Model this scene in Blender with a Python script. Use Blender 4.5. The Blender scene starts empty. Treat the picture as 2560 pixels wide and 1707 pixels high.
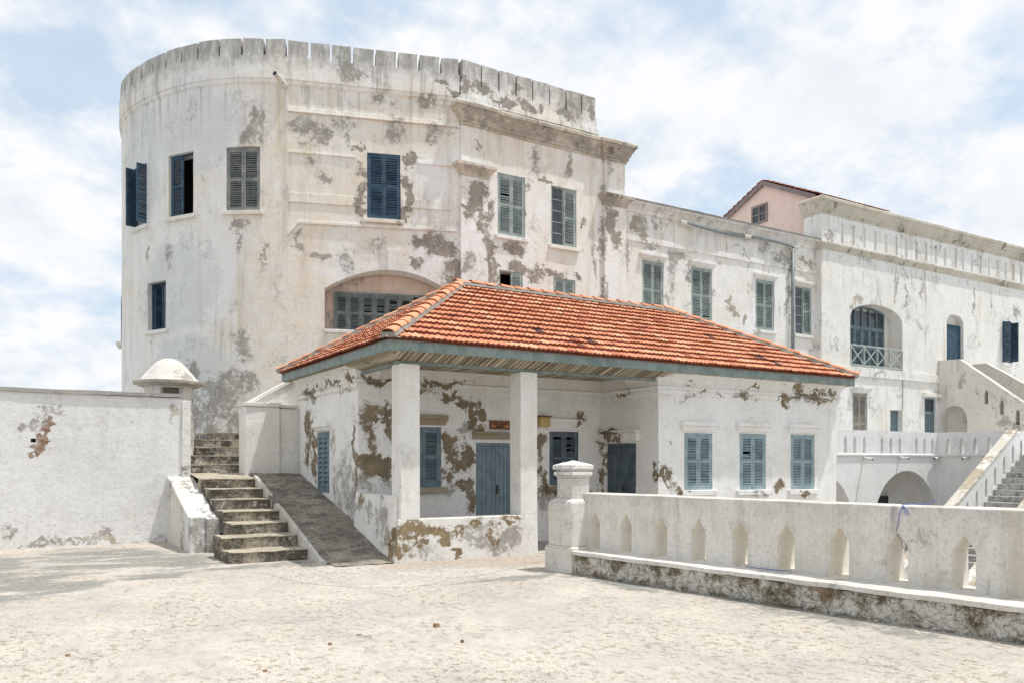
import bpy, bmesh, math, random
from mathutils import Vector
R = math.radians
random.seed(7)
scene = bpy.context.scene
col = scene.collection

# ------------------------------------------------------------------ camera
cam_d = bpy.data.cameras.new("camera"); cam = bpy.data.objects.new("camera", cam_d); col.objects.link(cam)
cam.location = (-5.36, -12.43, 1.65)
cam.rotation_euler = (R(90), 0, R(-31.47))
cam_d.sensor_width = 36; cam_d.lens = 28.73; cam_d.shift_y = 0.1182
cam_d.clip_start = 0.1; cam_d.clip_end = 8000
scene.camera = cam

# ------------------------------------------------------------------ sky, sun, exposure
SUN = Vector((.27, -.198, .942)).normalized()
scene.view_settings.view_transform = 'Standard'; scene.view_settings.look = 'None'
scene.view_settings.exposure = 0.28; scene.view_settings.gamma = 1
w = bpy.data.worlds.new("World"); scene.world = w; w.use_nodes = True
N = w.node_tree.nodes; L = w.node_tree.links; N.clear()
wo = N.new('ShaderNodeOutputWorld'); bg = N.new('ShaderNodeBackground'); L.new(bg.outputs[0], wo.inputs[0])
sky = N.new('ShaderNodeTexSky'); sky.sky_type = 'NISHITA'; sky.sun_disc = False
sky.sun_elevation = math.asin(SUN.z); sky.sun_rotation = math.atan2(SUN.x, SUN.y)
sky.air_density = 1.0; sky.dust_density = 2.0
bg.inputs[1].default_value = 0.12
tc = N.new('ShaderNodeTexCoord')
def wmath(op, a, b=None, clamp=False):
    n = N.new('ShaderNodeMath'); n.operation = op; n.use_clamp = clamp
    for i, v in enumerate((a, b)):
        if v is None: continue
        if isinstance(v, (int, float)): n.inputs[i].default_value = v
        else: L.new(v, n.inputs[i])
    return n.outputs[0]
sep = N.new('ShaderNodeSeparateXYZ'); L.new(tc.outputs['Generated'], sep.inputs[0])
zz = wmath('ADD', wmath('MAXIMUM', sep.outputs[2], 0.0), 0.42)
cmb = N.new('ShaderNodeCombineXYZ')
L.new(wmath('DIVIDE', sep.outputs[0], zz), cmb.inputs[0]); L.new(wmath('DIVIDE', sep.outputs[1], zz), cmb.inputs[1])
def cloud(scale, det, rough, off, dist=0.3):
    m = N.new('ShaderNodeMapping'); m.inputs['Location'].default_value = off
    L.new(cmb.outputs[0], m.inputs[0])
    n = N.new('ShaderNodeTexNoise'); n.inputs['Scale'].default_value = scale; n.inputs['Detail'].default_value = det
    n.inputs['Roughness'].default_value = rough; n.inputs['Distortion'].default_value = dist
    L.new(m.outputs[0], n.inputs[0]); return n.outputs[0]
c1 = cloud(2.6, 9, .56, (3.1, 1.7, 0), .1); c2 = cloud(8.0, 7, .58, (0, 4, 0), .1)
cc = wmath('ADD', wmath('MULTIPLY', c1, .68), wmath('MULTIPLY', c2, .32))
rmp = N.new('ShaderNodeValToRGB'); L.new(cc, rmp.inputs[0])
rmp.color_ramp.elements[0].position = .42; rmp.color_ramp.elements[0].color = (.33, .33, .33, 1)
rmp.color_ramp.elements[1].position = .52; rmp.color_ramp.elements[1].color = (1, 1, 1, 1)
# clouds: radiance relative to background strength .12
cl = N.new('ShaderNodeValToRGB'); L.new(c2, cl.inputs[0])
cl.color_ramp.elements[0].position = .35; cl.color_ramp.elements[0].color = (.84, .88, .93, 1)
cl.color_ramp.elements[1].position = .62; cl.color_ramp.elements[1].color = (.97, .98, 1, 1)
cv = N.new('ShaderNodeVectorMath'); cv.operation = 'SCALE'; L.new(cl.outputs[0], cv.inputs[0]); cv.inputs['Scale'].default_value = 7.0
sk = N.new('ShaderNodeVectorMath'); sk.operation = 'SCALE'; L.new(sky.outputs[0], sk.inputs[0]); sk.inputs['Scale'].default_value = 1.0
sm = N.new('ShaderNodeMixRGB'); sm.inputs[0].default_value = .5; L.new(sk.outputs[0], sm.inputs[1]); sm.inputs[2].default_value = (4.7, 6.3, 7.7, 1)
mx = N.new('ShaderNodeMixRGB'); L.new(rmp.outputs[0], mx.inputs[0]); L.new(sm.outputs[0], mx.inputs[1]); L.new(cv.outputs[0], mx.inputs[2])
L.new(mx.outputs[0], bg.inputs[0])

sd = bpy.data.lights.new("sun", 'SUN'); sun = bpy.data.objects.new("sun", sd); col.objects.link(sun)
sd.energy = 3.0; sd.angle = R(0.8); sd.color = (1, .975, .935)
sun.rotation_euler = SUN.to_track_quat('Z', 'Y').to_euler(); sun.location = (10, -10, 40)

# ------------------------------------------------------------------ material helpers
class NT:
    def __init__(s, name):
        s.m = bpy.data.materials.new(name); s.m.use_nodes = True
        s.t = s.m.node_tree; s.t.nodes.clear()
        s.o = s.t.nodes.new('ShaderNodeOutputMaterial'); s.b = s.t.nodes.new('ShaderNodeBsdfPrincipled')
        s.t.links.new(s.b.outputs[0], s.o.inputs[0]); s.b.inputs['Roughness'].default_value = .85
        s.b.inputs['Specular IOR Level'].default_value = .25
        s.pos = s.t.nodes.new('ShaderNodeNewGeometry').outputs['Position']
    def put(s, sock, v):
        if isinstance(v, (int, float)): sock.default_value = v
        elif isinstance(v, tuple): sock.default_value = v if len(v) == 4 or sock.type == 'VECTOR' else v + (1,)
        else: s.t.links.new(v, sock)
    def math(s, op, a, b=None, clamp=False):
        n = s.t.nodes.new('ShaderNodeMath'); n.operation = op; n.use_clamp = clamp
        s.put(n.inputs[0], a)
        if b is not None: s.put(n.inputs[1], b)
        return n.outputs[0]
    def vec(s, op, a, b):
        n = s.t.nodes.new('ShaderNodeVectorMath'); n.operation = op
        s.put(n.inputs[0], a)
        if b is not None: s.put(n.inputs[1], b)
        return n.outputs['Value'] if op in ('LENGTH', 'DISTANCE') else n.outputs[0]
    def noise(s, scale, det=4, rough=.6, stretch=(1, 1, 1), off=(0, 0, 0), dist=0, v=None):
        p = s.vec('MULTIPLY_ADD', s.pos if v is None else v, stretch); p.node.inputs[2].default_value = off
        n = s.t.nodes.new('ShaderNodeTexNoise'); s.put(n.inputs['Vector'], p)
        n.inputs['Scale'].default_value = scale; n.inputs['Detail'].default_value = det
        n.inputs['Roughness'].default_value = rough; n.inputs['Distortion'].default_value = dist
        return n.outputs[0]
    def voro(s, scale, feature='DISTANCE_TO_EDGE', stretch=(1, 1, 1), warp=0, out=0):
        p = s.vec('MULTIPLY', s.pos, stretch)
        if warp:
            nn = s.t.nodes.new('ShaderNodeTexNoise'); nn.inputs['Scale'].default_value = scale * 1.3; nn.inputs['Detail'].default_value = 5
            s.put(nn.inputs['Vector'], p)
            q = s.vec('MULTIPLY', nn.outputs[1], (warp, warp, warp)); p = s.vec('ADD', p, q)
        n = s.t.nodes.new('ShaderNodeTexVoronoi'); n.feature = feature; n.inputs['Scale'].default_value = scale
        s.put(n.inputs['Vector'], p); return n.outputs[out]
    def ramp(s, f, a, b, lo=0., hi=1.):
        n = s.t.nodes.new('ShaderNodeMapRange'); n.clamp = True; n.interpolation_type = 'SMOOTHSTEP'
        s.put(n.inputs[0], f); n.inputs[1].default_value = a; n.inputs[2].default_value = b
        n.inputs[3].default_value = lo; n.inputs[4].default_value = hi; return n.outputs[0]
    def mix(s, f, a, b, mode='MIX'):
        n = s.t.nodes.new('ShaderNodeMixRGB'); n.blend_type = mode
        s.put(n.inputs[0], f); s.put(n.inputs[1], a); s.put(n.inputs[2], b); return n.outputs[0]
    def blobs(s, bl):
        d = None
        if not hasattr(s, 'wp'):
            p = s.pos
            for sc, am in ((1.3, .30), (4.5, .24), (13, .10)):
                n = s.t.nodes.new('ShaderNodeTexNoise'); n.inputs['Scale'].default_value = sc; n.inputs['Detail'].default_value = 3; s.put(n.inputs['Vector'], s.pos)
                q = s.vec('MULTIPLY', s.vec('SUBTRACT', n.outputs[1], (.5, .5, .5)), (am * 2, am * 2, am * 2)); p = s.vec('ADD', p, q)
            s.wp = p
        for (c, r) in bl:
            q = s.vec('MULTIPLY', s.vec('SUBTRACT', s.wp, tuple(c)), tuple(1 / k for k in r))
            l = s.vec('LENGTH', q, None)
            d = l if d is None else s.math('MINIMUM', d, l)
        return s.math('SUBTRACT', 1.0, d)
    def zpos(s):
        n = s.t.nodes.new('ShaderNodeSeparateXYZ'); s.put(n.inputs[0], s.pos); return n.outputs
    def bump(s, h, strength=.5, dist=.02):
        n = s.t.nodes.new('ShaderNodeBump'); n.inputs['Strength'].default_value = strength; n.inputs['Distance'].default_value = dist
        s.put(n.inputs['Height'], h); s.t.links.new(n.outputs[0], s.b.inputs['Normal'])
    def done(s, c, rough=None):
        s.put(s.b.inputs['Base Color'], c)
        if rough is not None: s.put(s.b.inputs['Roughness'], rough)
        return s.m

WHITE = (.74, .725, .70); CREAM = (.70, .635, .52); BROWN = (.27, .215, .145); MOULD = (.12, .115, .11)
def plaster(name, base=WHITE, tint=CREAM, tintamt=.45, brown=(), grey=(), brick=(), mould=.35, streak=.35, browncol=BROWN,
            general=0.0, top=None, speck=.5, greycol=None, yellow=(), cool_shade=(), wash=.2, dirt=.55, soft=0):
    m = NT(name)
    fine = m.noise(7, 12, .76, off=(2, 2, 2)); med = m.noise(2.6, 10, .72, off=(5, 6, 7)); big = m.noise(.8, 5, .62, off=(4, 4, 9)); vf = m.noise(24, 6, .75, off=(3, 9, 1))
    cf = m.math('SUBTRACT', fine, .5); cm = m.math('SUBTRACT', med, .5)
    c = m.mix(m.ramp(m.noise(.55, 8, .68, off=(3, 7, 1)), .42, .62, 0, tintamt), base, tint)
    if yellow:
        f = m.math('ADD', m.math('MINIMUM', m.blobs(yellow), .4), m.math('MULTIPLY', cm, 1.6))
        c = m.mix(m.ramp(f, -.1, .6, 0, .75), c, tint)
    if cool_shade:
        f = m.math('ADD', m.math('MINIMUM', m.blobs(cool_shade), .4), m.math('MULTIPLY', cm, .8))
        c = m.mix(m.ramp(f, 0, .3, 0, .8), c, (.68, .70, .71))  # bluish shade on the tower's left side, painted into the plaster colour
    # limewash coats of slightly different whites, with real edges
    w1 = m.ramp(m.math('ADD', m.noise(.75, 9, .66, off=(2, 8, 3)), m.math('MULTIPLY', cf, .12)), .50, .525)
    c = m.mix(m.math('MULTIPLY', w1, wash), c, tuple(min(.86, v * 1.14) for v in base))
    w2 = m.ramp(m.noise(1.5, 10, .7, off=(12, 3, 3)), .53, .57)
    c = m.mix(m.math('MULTIPLY', w2, wash * 1.1 * dirt), c, (.50, .48, .45))
    c = m.mix(m.ramp(med, .50, .66, 0, .40 * dirt), c, (.58, .53, .44))
    c = m.mix(m.ramp(vf, .48, .66, 0, .42 * dirt), c, (.36, .33, .29))
    c = m.mix(m.math('MULTIPLY', m.ramp(m.noise(17, 7, .75, off=(5, 5, 1)), .58, .64), m.ramp(big, .42, .6, .15, .6)), c, (.38, .345, .29))
    # rain streaks: narrow in plan, long in height
    st = m.noise(2.6, 9, .66, stretch=(1, 1, .09), off=(1, 5, 2))
    c = m.mix(m.ramp(st, .52, .70, 0, streak), c, (.52, .43, .27))
    st2 = m.noise(4.2, 9, .72, stretch=(1, 1, .11), off=(8, 1, 2))
    c = m.mix(m.math('MULTIPLY', m.ramp(m.math('ADD', st2, m.math('MULTIPLY', cf, .25)), .52, .66, 0, 1), m.ramp(big, .46, .64, .08, min(1, mould * 1.3))), c, (.30, .29, .275))
    hgt = fine
    # black mould, speckled
    g = m.math('MULTIPLY', m.ramp(m.math('ADD', m.noise(.9, 9, .70, off=(6, 3, 3)), m.math('MULTIPLY', cm, .25)), .555, .63, 0, 1), m.ramp(m.math('ADD', fine, m.math('MULTIPLY', vf, .3)), .60, .72, .08, 1))
    c = m.mix(m.math('MULTIPLY', g, min(1, mould * 1.25)), c, greycol or (.20, .195, .19))
    if grey:
        f = m.blobs(grey)
        f = m.math('ADD', m.math('MINIMUM', f, .42), m.math('ADD', m.math('MULTIPLY', cm, 1.6), m.math('ADD', m.math('MULTIPLY', cf, 1.7), m.math('MULTIPLY', m.math('SUBTRACT', vf, .5), .8))))
        k = m.ramp(f, .16, .5, 0, .85)
        c = m.mix(k, c, m.mix(m.ramp(m.math('ADD', fine, m.math('MULTIPLY', vf, .3)), .50, .80), (.125, .11, .09), (.38, .35, .305)))
        halo = m.ramp(f, -.25, .3, 0, .20); c = m.mix(halo, c, (.42, .41, .39))
    ch = m.math('MULTIPLY', m.ramp(m.noise(9, 8, .72, off=(7, 7, 3)), .62, .66, 0, 1), m.ramp(big, .40, .60, .1, 1))
    c = m.mix(m.math('MULTIPLY', ch, speck), c, (.28, .245, .20))
    if general:
        f = m.ramp(m.noise(.9, 12, .70, off=(2, 9, 5)), .62 - general, .635 - general)
        c = m.mix(f, c, m.mix(m.ramp(fine, .35, .65), browncol, tuple(v * 1.5 for v in browncol)))
        hgt = m.math('SUBTRACT', hgt, m.math('MULTIPLY', f, .6))
    if brown:
        f = m.blobs(brown)
        f = m.math('ADD', m.math('MINIMUM', f, .40), m.math('ADD', m.math('MULTIPLY', cm, 1.9), m.math('ADD', m.math('MULTIPLY', cf, 1.5), m.math('MULTIPLY', m.math('SUBTRACT', vf, .5), .6))))
        k = m.ramp(f, .19 - soft, .25 + soft)
        edge = m.ramp(f, -.12, .18)
        c = m.mix(m.math('MULTIPLY', edge, .40), c, (.46, .42, .36))
        bc = m.mix(m.ramp(m.noise(4, 9, .72), .35, .65), browncol, tuple(v * 1.5 for v in browncol))
        bc = m.mix(m.ramp(vf, .55, .70, 0, .5), bc, tuple(v * .55 for v in browncol))
        c = m.mix(k, c, bc)
        hgt = m.math('SUBTRACT', hgt, m.math('MULTIPLY', k, .8))
    if brick:
        f = m.math('ADD', m.math('MINIMUM', m.blobs(brick), .5), m.math('MULTIPLY', cm, 1.2))
        k = m.ramp(f, .1, .15)
        c = m.mix(k, c, m.mix(m.ramp(m.noise(9, 6, .7), .4, .6), (.25, .14, .10), (.40, .33, .26)))
        hgt = m.math('SUBTRACT', hgt, m.math('MULTIPLY', k, 2.0))
    if top is not None:
        z0, z1, amt = top
        dr = m.math('MULTIPLY', m.ramp(m.math('ADD', m.noise(5.5, 8, .7, stretch=(1, 1, .05), off=(3, 7, 2)), m.math('MULTIPLY', cf, .2)), .50, .62, 0, min(.6, amt * .75)), m.ramp(m.zpos()[2], z0 - 2.4, z0 + .2))
        c = m.mix(dr, c, (.36, .345, .315))
        f = m.math('MULTIPLY', m.ramp(m.math('ADD', m.zpos()[2], m.math('MULTIPLY', cm, 1.3)), z0, z1), amt)
        c = m.mix(m.math('MULTIPLY', f, m.ramp(m.noise(5, 9, .72, stretch=(1, 1, .3)), .32, .62, .35, 1)), c, (.30, .295, .27))
    m.bump(m.math('ADD', hgt, m.math('MULTIPLY', m.noise(1.3, 3, .5), 1.2)), .5, .035)
    return m.done(c, .9)

def paint(name, c1, c2, rust=.5, wear=.4, dark=None):
    m = NT(name)
    c = m.mix(m.ramp(m.noise(4, 5, .6), .35, .65), c1, c2)
    c = m.mix(m.ramp(m.noise(14, 8, .7, stretch=(1, 1, .35)), .52, .68, 0, wear), c, tuple(min(1, .25 + v * .9) for v in c2))
    c = m.mix(m.ramp(m.noise(9, 9, .75, off=(3, 3, 3)), .60, .68, 0, rust), c, (.17, .105, .06))
    c = m.mix(m.ramp(m.noise(26, 3, .6, off=(1, 3, 8)), .66, .70, 0, rust), c, (.10, .06, .035))
    m.bump(m.noise(30, 5, .7, stretch=(1, 1, .2)), .3, .006)
    return m.done(c, .7)

# ------------------------------------------------------------------ geometry helpers
class MB:
    def __init__(s): s.v = []; s.f = []; s.mi = []; s.cur = 0; s.tint = []
    def face(s, pts, mi=None, tint=None):
        i = len(s.v); s.v += [tuple(p) for p in pts]; s.f.append(tuple(range(i, i + len(pts))))
        s.mi.append(s.cur if mi is None else mi); s.tint.append(.5 if tint is None else tint)
    def hexa(s, a, b):
        """two quads a (bottom) and b (top), same order"""
        s.face(a[::-1]); s.face(b)
        for i in range(len(a)):
            j = (i + 1) % len(a); s.face([a[i], a[j], b[j], b[i]])
    def box(s, x0, x1, y0, y1, z0, z1, T=None):
        a = [(x0, y0, z0), (x1, y0, z0), (x1, y1, z0), (x0, y1, z0)]; b = [(x, y, z1) for x, y, _ in a]
        if T: a = [T(*p) for p in a]; b = [T(*p) for p in b]
        s.hexa(a, b)
    def prism(s, poly, d0, d1, axis='y'):
        """poly of (h,z) extruded along axis"""
        if axis == 'y': a = [(h, d0, z) for h, z in poly]; b = [(h, d1, z) for h, z in poly]
        elif axis == 'x': a = [(d0, h, z) for h, z in poly]; b = [(d1, h, z) for h, z in poly]
        else: a = [(h, z, d0) for h, z in poly]; b = [(h, z, d1) for h, z in poly]
        s.hexa(a, b)
    def tube(s, pts, r, n=8, cap=True):
        rings = []
        for i, p in enumerate(pts):
            a = Vector(pts[max(i - 1, 0)]); b = Vector(pts[min(i + 1, len(pts) - 1)]); d = (b - a).normalized()
            u = d.orthogonal().normalized() if i == 0 else (u - d * u.dot(d)).normalized()
            v = d.cross(u); rr = r[i] if isinstance(r, (list, tuple)) else r
            rings.append([tuple(Vector(p) + (u * math.cos(t) + v * math.sin(t)) * rr) for t in [2 * math.pi * k / n for k in range(n)]])
        for A, B in zip(rings, rings[1:]):
            for k in range(n): s.face([A[k], A[(k + 1) % n], B[(k + 1) % n], B[k]])
        if cap: s.face(rings[0][::-1]); s.face(rings[-1])
    def lathe(s, prof, cx, cy, n=28, a0=0, a1=2 * math.pi):
        for (r0, z0), (r1, z1) in zip(prof, prof[1:]):
            for k in range(n):
                t0 = a0 + (a1 - a0) * k / n; t1 = a0 + (a1 - a0) * (k + 1) / n
                s.face([(cx + r0 * math.cos(t0), cy + r0 * math.sin(t0), z0), (cx + r0 * math.cos(t1), cy + r0 * math.sin(t1), z0),
                        (cx + r1 * math.cos(t1), cy + r1 * math.sin(t1), z1), (cx + r1 * math.cos(t0), cy + r1 * math.sin(t0), z1)])
    def build(s, name, mats, parent=None, pivot=None, smooth=False, bevel=0, merge=True, sub=0):
        if not isinstance(mats, (list, tuple)): mats = [mats]
        if pivot is None:
            if parent is not None: pivot = PIV[parent.name]
            else:
                xs = [v[0] for v in s.v]; ys = [v[1] for v in s.v]; zs = [v[2] for v in s.v]
                pivot = ((min(xs) + max(xs)) / 2, (min(ys) + max(ys)) / 2, min(zs))
        me = bpy.data.meshes.new(name)
        me.from_pydata([(v[0] - pivot[0], v[1] - pivot[1], v[2] - pivot[2]) for v in s.v], [], s.f)
        for m in mats: me.materials.append(m)
        me.polygons.foreach_set('material_index', s.mi)
        at = me.attributes.new('tint', 'FLOAT', 'FACE'); at.data.foreach_set('value', s.tint)
        bm = bmesh.new(); bm.from_mesh(me)
        if merge: bmesh.ops.remove_doubles(bm, verts=bm.verts, dist=.0004)
        bmesh.ops.recalc_face_normals(bm, faces=bm.faces)
        bm.to_mesh(me); bm.free()
        if smooth: me.polygons.foreach_set('use_smooth', [True] * len(me.polygons))
        o = bpy.data.objects.new(name, me); col.objects.link(o)
        if parent is not None:
            o.parent = parent; pp = PIV[parent.name]; o.location = tuple(pivot[i] - pp[i] for i in range(3))
        else: o.location = pivot
        PIV[o.name] = tuple(pivot)
        if bevel:
            b = o.modifiers.new('bevel', 'BEVEL'); b.width = bevel; b.segments = 2; b.limit_method = 'ANGLE'; b.angle_limit = R(40)
        return o
PIV = {}
def thing(name, loc, label, cat, group=None):
    o = bpy.data.objects.new(name, None); col.objects.link(o); o.location = loc; o.empty_display_size = .3
    PIV[o.name] = tuple(loc); return tag(o, label, cat, group)
def tag(o, label, cat, group=None):
    o['label'] = label; o['category'] = cat
    if group: o['group'] = group
    return o
def struct(o, kind='structure'): o['kind'] = kind; return o
def lab(o, t): o['label'] = t; return o

def frame(x, y, z, ang):
    """local (s to the right seen from outside, d outward, z up) -> world"""
    ca, sa = math.cos(ang), math.sin(ang)
    return lambda s, d, h: (x + s * ca + d * sa, y + s * sa - d * ca, z + h)

def archz(h, u):
    sa, sb, zb, zs, za, kind = h
    u = max(-1, min(1, u))
    if kind == 'round': return zs + (za - zs) * math.sqrt(max(0, 1 - u * u))
    if kind == 'seg': return zs + (za - zs) * (1 - u * u)
    if kind == 'point': return zs + (za - zs) * (1 - abs(u))
    return za
def wall(mb, P, s0, s1, z0, z1, T, holes=(), breaks=(), reveal=None, back=True, ends=True, top=True, nseg=14, rmat=None):
    """wall skin with real openings. P(s, d) -> (x, y), d = depth inwards"""
    rv = T if reveal is None else reveal
    S = sorted(set([round(v, 4) for v in [s0, s1] + list(breaks) + [h[0] for h in holes] + [h[1] for h in holes] if s0 - 1e-6 <= v <= s1 + 1e-6]))
    Z = sorted(set([round(v, 4) for v in [z0, z1] + [h[2] for h in holes] + [h[4] for h in holes] if z0 - 1e-6 <= v <= z1 + 1e-6]))
    pt = lambda s, d, z: (*P(s, d), z)
    for a, b in zip(S, S[1:]):
        sm = (a + b) / 2
        for c, d in zip(Z, Z[1:]):
            zm = (c + d) / 2
            if any(h[0] < sm < h[1] and h[2] < zm < h[4] for h in holes): continue
            mb.face([pt(a, 0, c), pt(b, 0, c), pt(b, 0, d), pt(a, 0, d)])
            if back: mb.face([pt(a, T, c), pt(a, T, d), pt(b, T, d), pt(b, T, c)])
        if top: mb.face([pt(a, 0, z1), pt(b, 0, z1), pt(b, T, z1), pt(a, T, z1)])
    if ends:
        for s in (s0, s1): mb.face([pt(s, 0, z0), pt(s, T, z0), pt(s, T, z1), pt(s, 0, z1)])
    for h in holes:
        sa, sb, zb, zs, za, kind = h
        old = mb.cur; mb.cur = rmat if rmat is not None else old
        for s in (sa, sb): mb.face([pt(s, 0, zb), pt(s, rv, zb), pt(s, rv, zs), pt(s, 0, zs)])
        if zb > z0 + 1e-4:
            q = sorted(set([sa, sb] + [v for v in S if sa < v < sb]))
            for a, b in zip(q, q[1:]): mb.face([pt(a, 0, zb), pt(b, 0, zb), pt(b, rv, zb), pt(a, rv, zb)])
        if kind == 'rect':
            q = sorted(set([sa, sb] + [v for v in S if sa < v < sb]))
            for a, b in zip(q, q[1:]): mb.face([pt(a, 0, za), pt(b, 0, za), pt(b, rv, za), pt(a, rv, za)])
        else:
            n = nseg if kind != 'point' else 2; mid = (sa + sb) / 2; hw = (sb - sa) / 2
            us = [-math.cos(math.pi * k / n) for k in range(n + 1)] if kind == 'round' else [-1 + 2 * k / n for k in range(n + 1)]
            for u0, u1 in zip(us, us[1:]):
                a, b = mid + hw * u0, mid + hw * u1; za0, zb0 = archz(h, u0), archz(h, u1)
                mb.face([pt(a, 0, za0), pt(b, 0, zb0), pt(b, 0, za), pt(a, 0, za)], mi=old)
                if back: mb.face([pt(a, T, za0), pt(a, T, za), pt(b, T, za), pt(b, T, zb0)], mi=old)
                mb.face([pt(a, 0, za0), pt(b, 0, zb0), pt(b, rv, zb0), pt(a, rv, za0)])
        mb.cur = old

def sweep(mb, path, prof, closed=False, side=1):
    """profile [(off,z)] swept along plan path with mitred corners; outward = right hand of path when side=1"""
    n = len(path); M = []
    for i in range(n):
        def nor(a, b):
            dx, dy = b[0] - a[0], b[1] - a[1]; l = math.hypot(dx, dy); return (dy / l * side, -dx / l * side)
        ns = []
        if i > 0 or closed: ns.append(nor(path[i - 1], path[i]))
        if i < n - 1 or closed: ns.append(nor(path[i], path[(i + 1) % n]))
        if len(ns) == 1: M.append(ns[0])
        else:
            bx, by = ns[0][0] + ns[1][0], ns[0][1] + ns[1][1]; l2 = bx * bx + by * by; k = 2 / max(l2, .4)
            M.append((bx * k, by * k))
    ring = lambda i: [(path[i][0] + M[i][0] * o, path[i][1] + M[i][1] * o, z) for o, z in prof]
    rs = [ring(i) for i in range(n)] + ([ring(0)] if closed else [])
    for A, B in zip(rs, rs[1:]):
        for k in range(len(prof)):
            j = (k + 1) % len(prof); mb.face([A[k], A[j], B[j], B[k]])
    if not closed: mb.face(rs[0]); mb.face(rs[-1][::-1])

# ------------------------------------------------------------------ tower outline (plan)
TP = [(1.13, 10.05), (.59, 10.30), (.04, 10.63), (-.47, 11.03), (-.92, 11.48), (-1.30, 12.0), (-1.60, 12.52), (-1.86, 13.03), (-2.12, 13.7),
      (-2.33, 14.4), (-2.44, 15.1), (-2.42, 15.8), (-2.28, 16.7), (-1.8, 18.1), (-.9, 19.5), (.5, 20.6), (2.5, 21.2)]
def catmull(P, n=6):
    o = []
    for i in range(len(P) - 1):
        p1 = P[i]; p2 = P[i + 1]; p0 = P[i - 1] if i else (2 * p1[0] - p2[0], 2 * p1[1] - p2[1]); p3 = P[min(i + 2, len(P) - 1)]
        for k in range(n):
            t = k / n
            o.append(tuple(.5 * ((2 * b) + (-a + c) * t + (2 * a - 5 * b + 4 * c - d) * t * t + (-a + 3 * b - 3 * c + d) * t ** 3) for a, b, c, d in zip(p0, p1, p2, p3)))
    o.append(P[-1]); return o
TPATH = [(5.69, 8.55)] + catmull(TP)
TS = [0.]
for a, b in zip(TPATH, TPATH[1:]): TS.append(TS[-1] + math.hypot(b[0] - a[0], b[1] - a[1]))
def tn(i):
    i = max(0, min(len(TPATH) - 2, i)); a, b = TPATH[i], TPATH[i + 1]; l = math.hypot(b[0] - a[0], b[1] - a[1])
    return (-(b[1] - a[1]) / l, (b[0] - a[0]) / l)
TN = [tn(0)] + [tuple((p + q) / 2 for p, q in zip(tn(i - 1), tn(i))) for i in range(1, len(TPATH))]
def TPt(s, d=0):
    s = max(0, min(TS[-1], s))
    for i in range(len(TS) - 1):
        if s <= TS[i + 1] + 1e-9: break
    t = (s - TS[i]) / (TS[i + 1] - TS[i])
    x = TPATH[i][0] + (TPATH[i + 1][0] - TPATH[i][0]) * t; y = TPATH[i][1] + (TPATH[i + 1][1] - TPATH[i][1]) * t
    if i == 0: n = TN[0] if t < .98 else tuple(a + (b - a) * 1 for a, b in zip(TN[0], TN[1]))
    else: n = tuple(a + (b - a) * t for a, b in zip(TN[i], TN[i + 1]))
    return (x - n[0] * d, y - n[1] * d)
def tb(s, z, r, rz): p = TPt(s); return ((p[0], p[1], z), (r, r, rz))
def fx(x, z, r, rz, y): return ((x, y, z), (r, .6, rz))

# ------------------------------------------------------------------ materials
tower_brown = [tb(.55, 7.85, .5, .42), tb(1.0, 8.0, .35, .25), tb(.25, 7.1, .35, .45), tb(1.2, 7.4, .22, .25), tb(.15, 7.7, .2, .5),
    tb(2.80, 9.2, .19, .9), tb(2.78, 10.42, .2, .14), tb(1.55, 10.3, .2, .26), tb(1.55, 9.2, .17, .8), tb(1.6, 8.6, .14, .2), tb(2.78, 8.75, .2, .3), tb(.6, 12.6, .3, .12), tb(.2, 12.35, .4, .1)] + \
   [fx(*a, 8.5) for a in [(6.2, 9.5, .45, .5), (6.0, 9.0, .28, .3), (6.4, 8.7, .28, .4), (6.75, 9.0, .16, .6), (6.75, 7.9, .2, .6), (6.8, 7.25, .2, .4), (7.5, 8.1, .55, .2), (7.7, 7.55, .45, .3), (8.3, 7.35, .45, .32),
    (8.8, 7.55, .3, .16), (9.2, 7.45, .32, .2), (9.45, 7.2, .18, .16), (9.9, 7.55, .13, .12), (11.2, 9.5, .28, .6), (11.4, 8.9, .2, .5), (5.95, 12.62, .22, .25), (6.4, 12.6, .35, .22), (7.2, 12.35, .5, .18), (8.0, 12.42, .4, .2),
    (8.4, 12.5, .2, .25), (9.3, 12.5, .35, .15), (9.6, 12.35, .3, .12), (7.5, 12.85, .2, .2), (10.45, 13.0, .12, .5), (8.7, 10.35, .4, .12), (7.9, 9.2, .08, .2), (10.2, 9.3, .1, .25)]]
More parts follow.
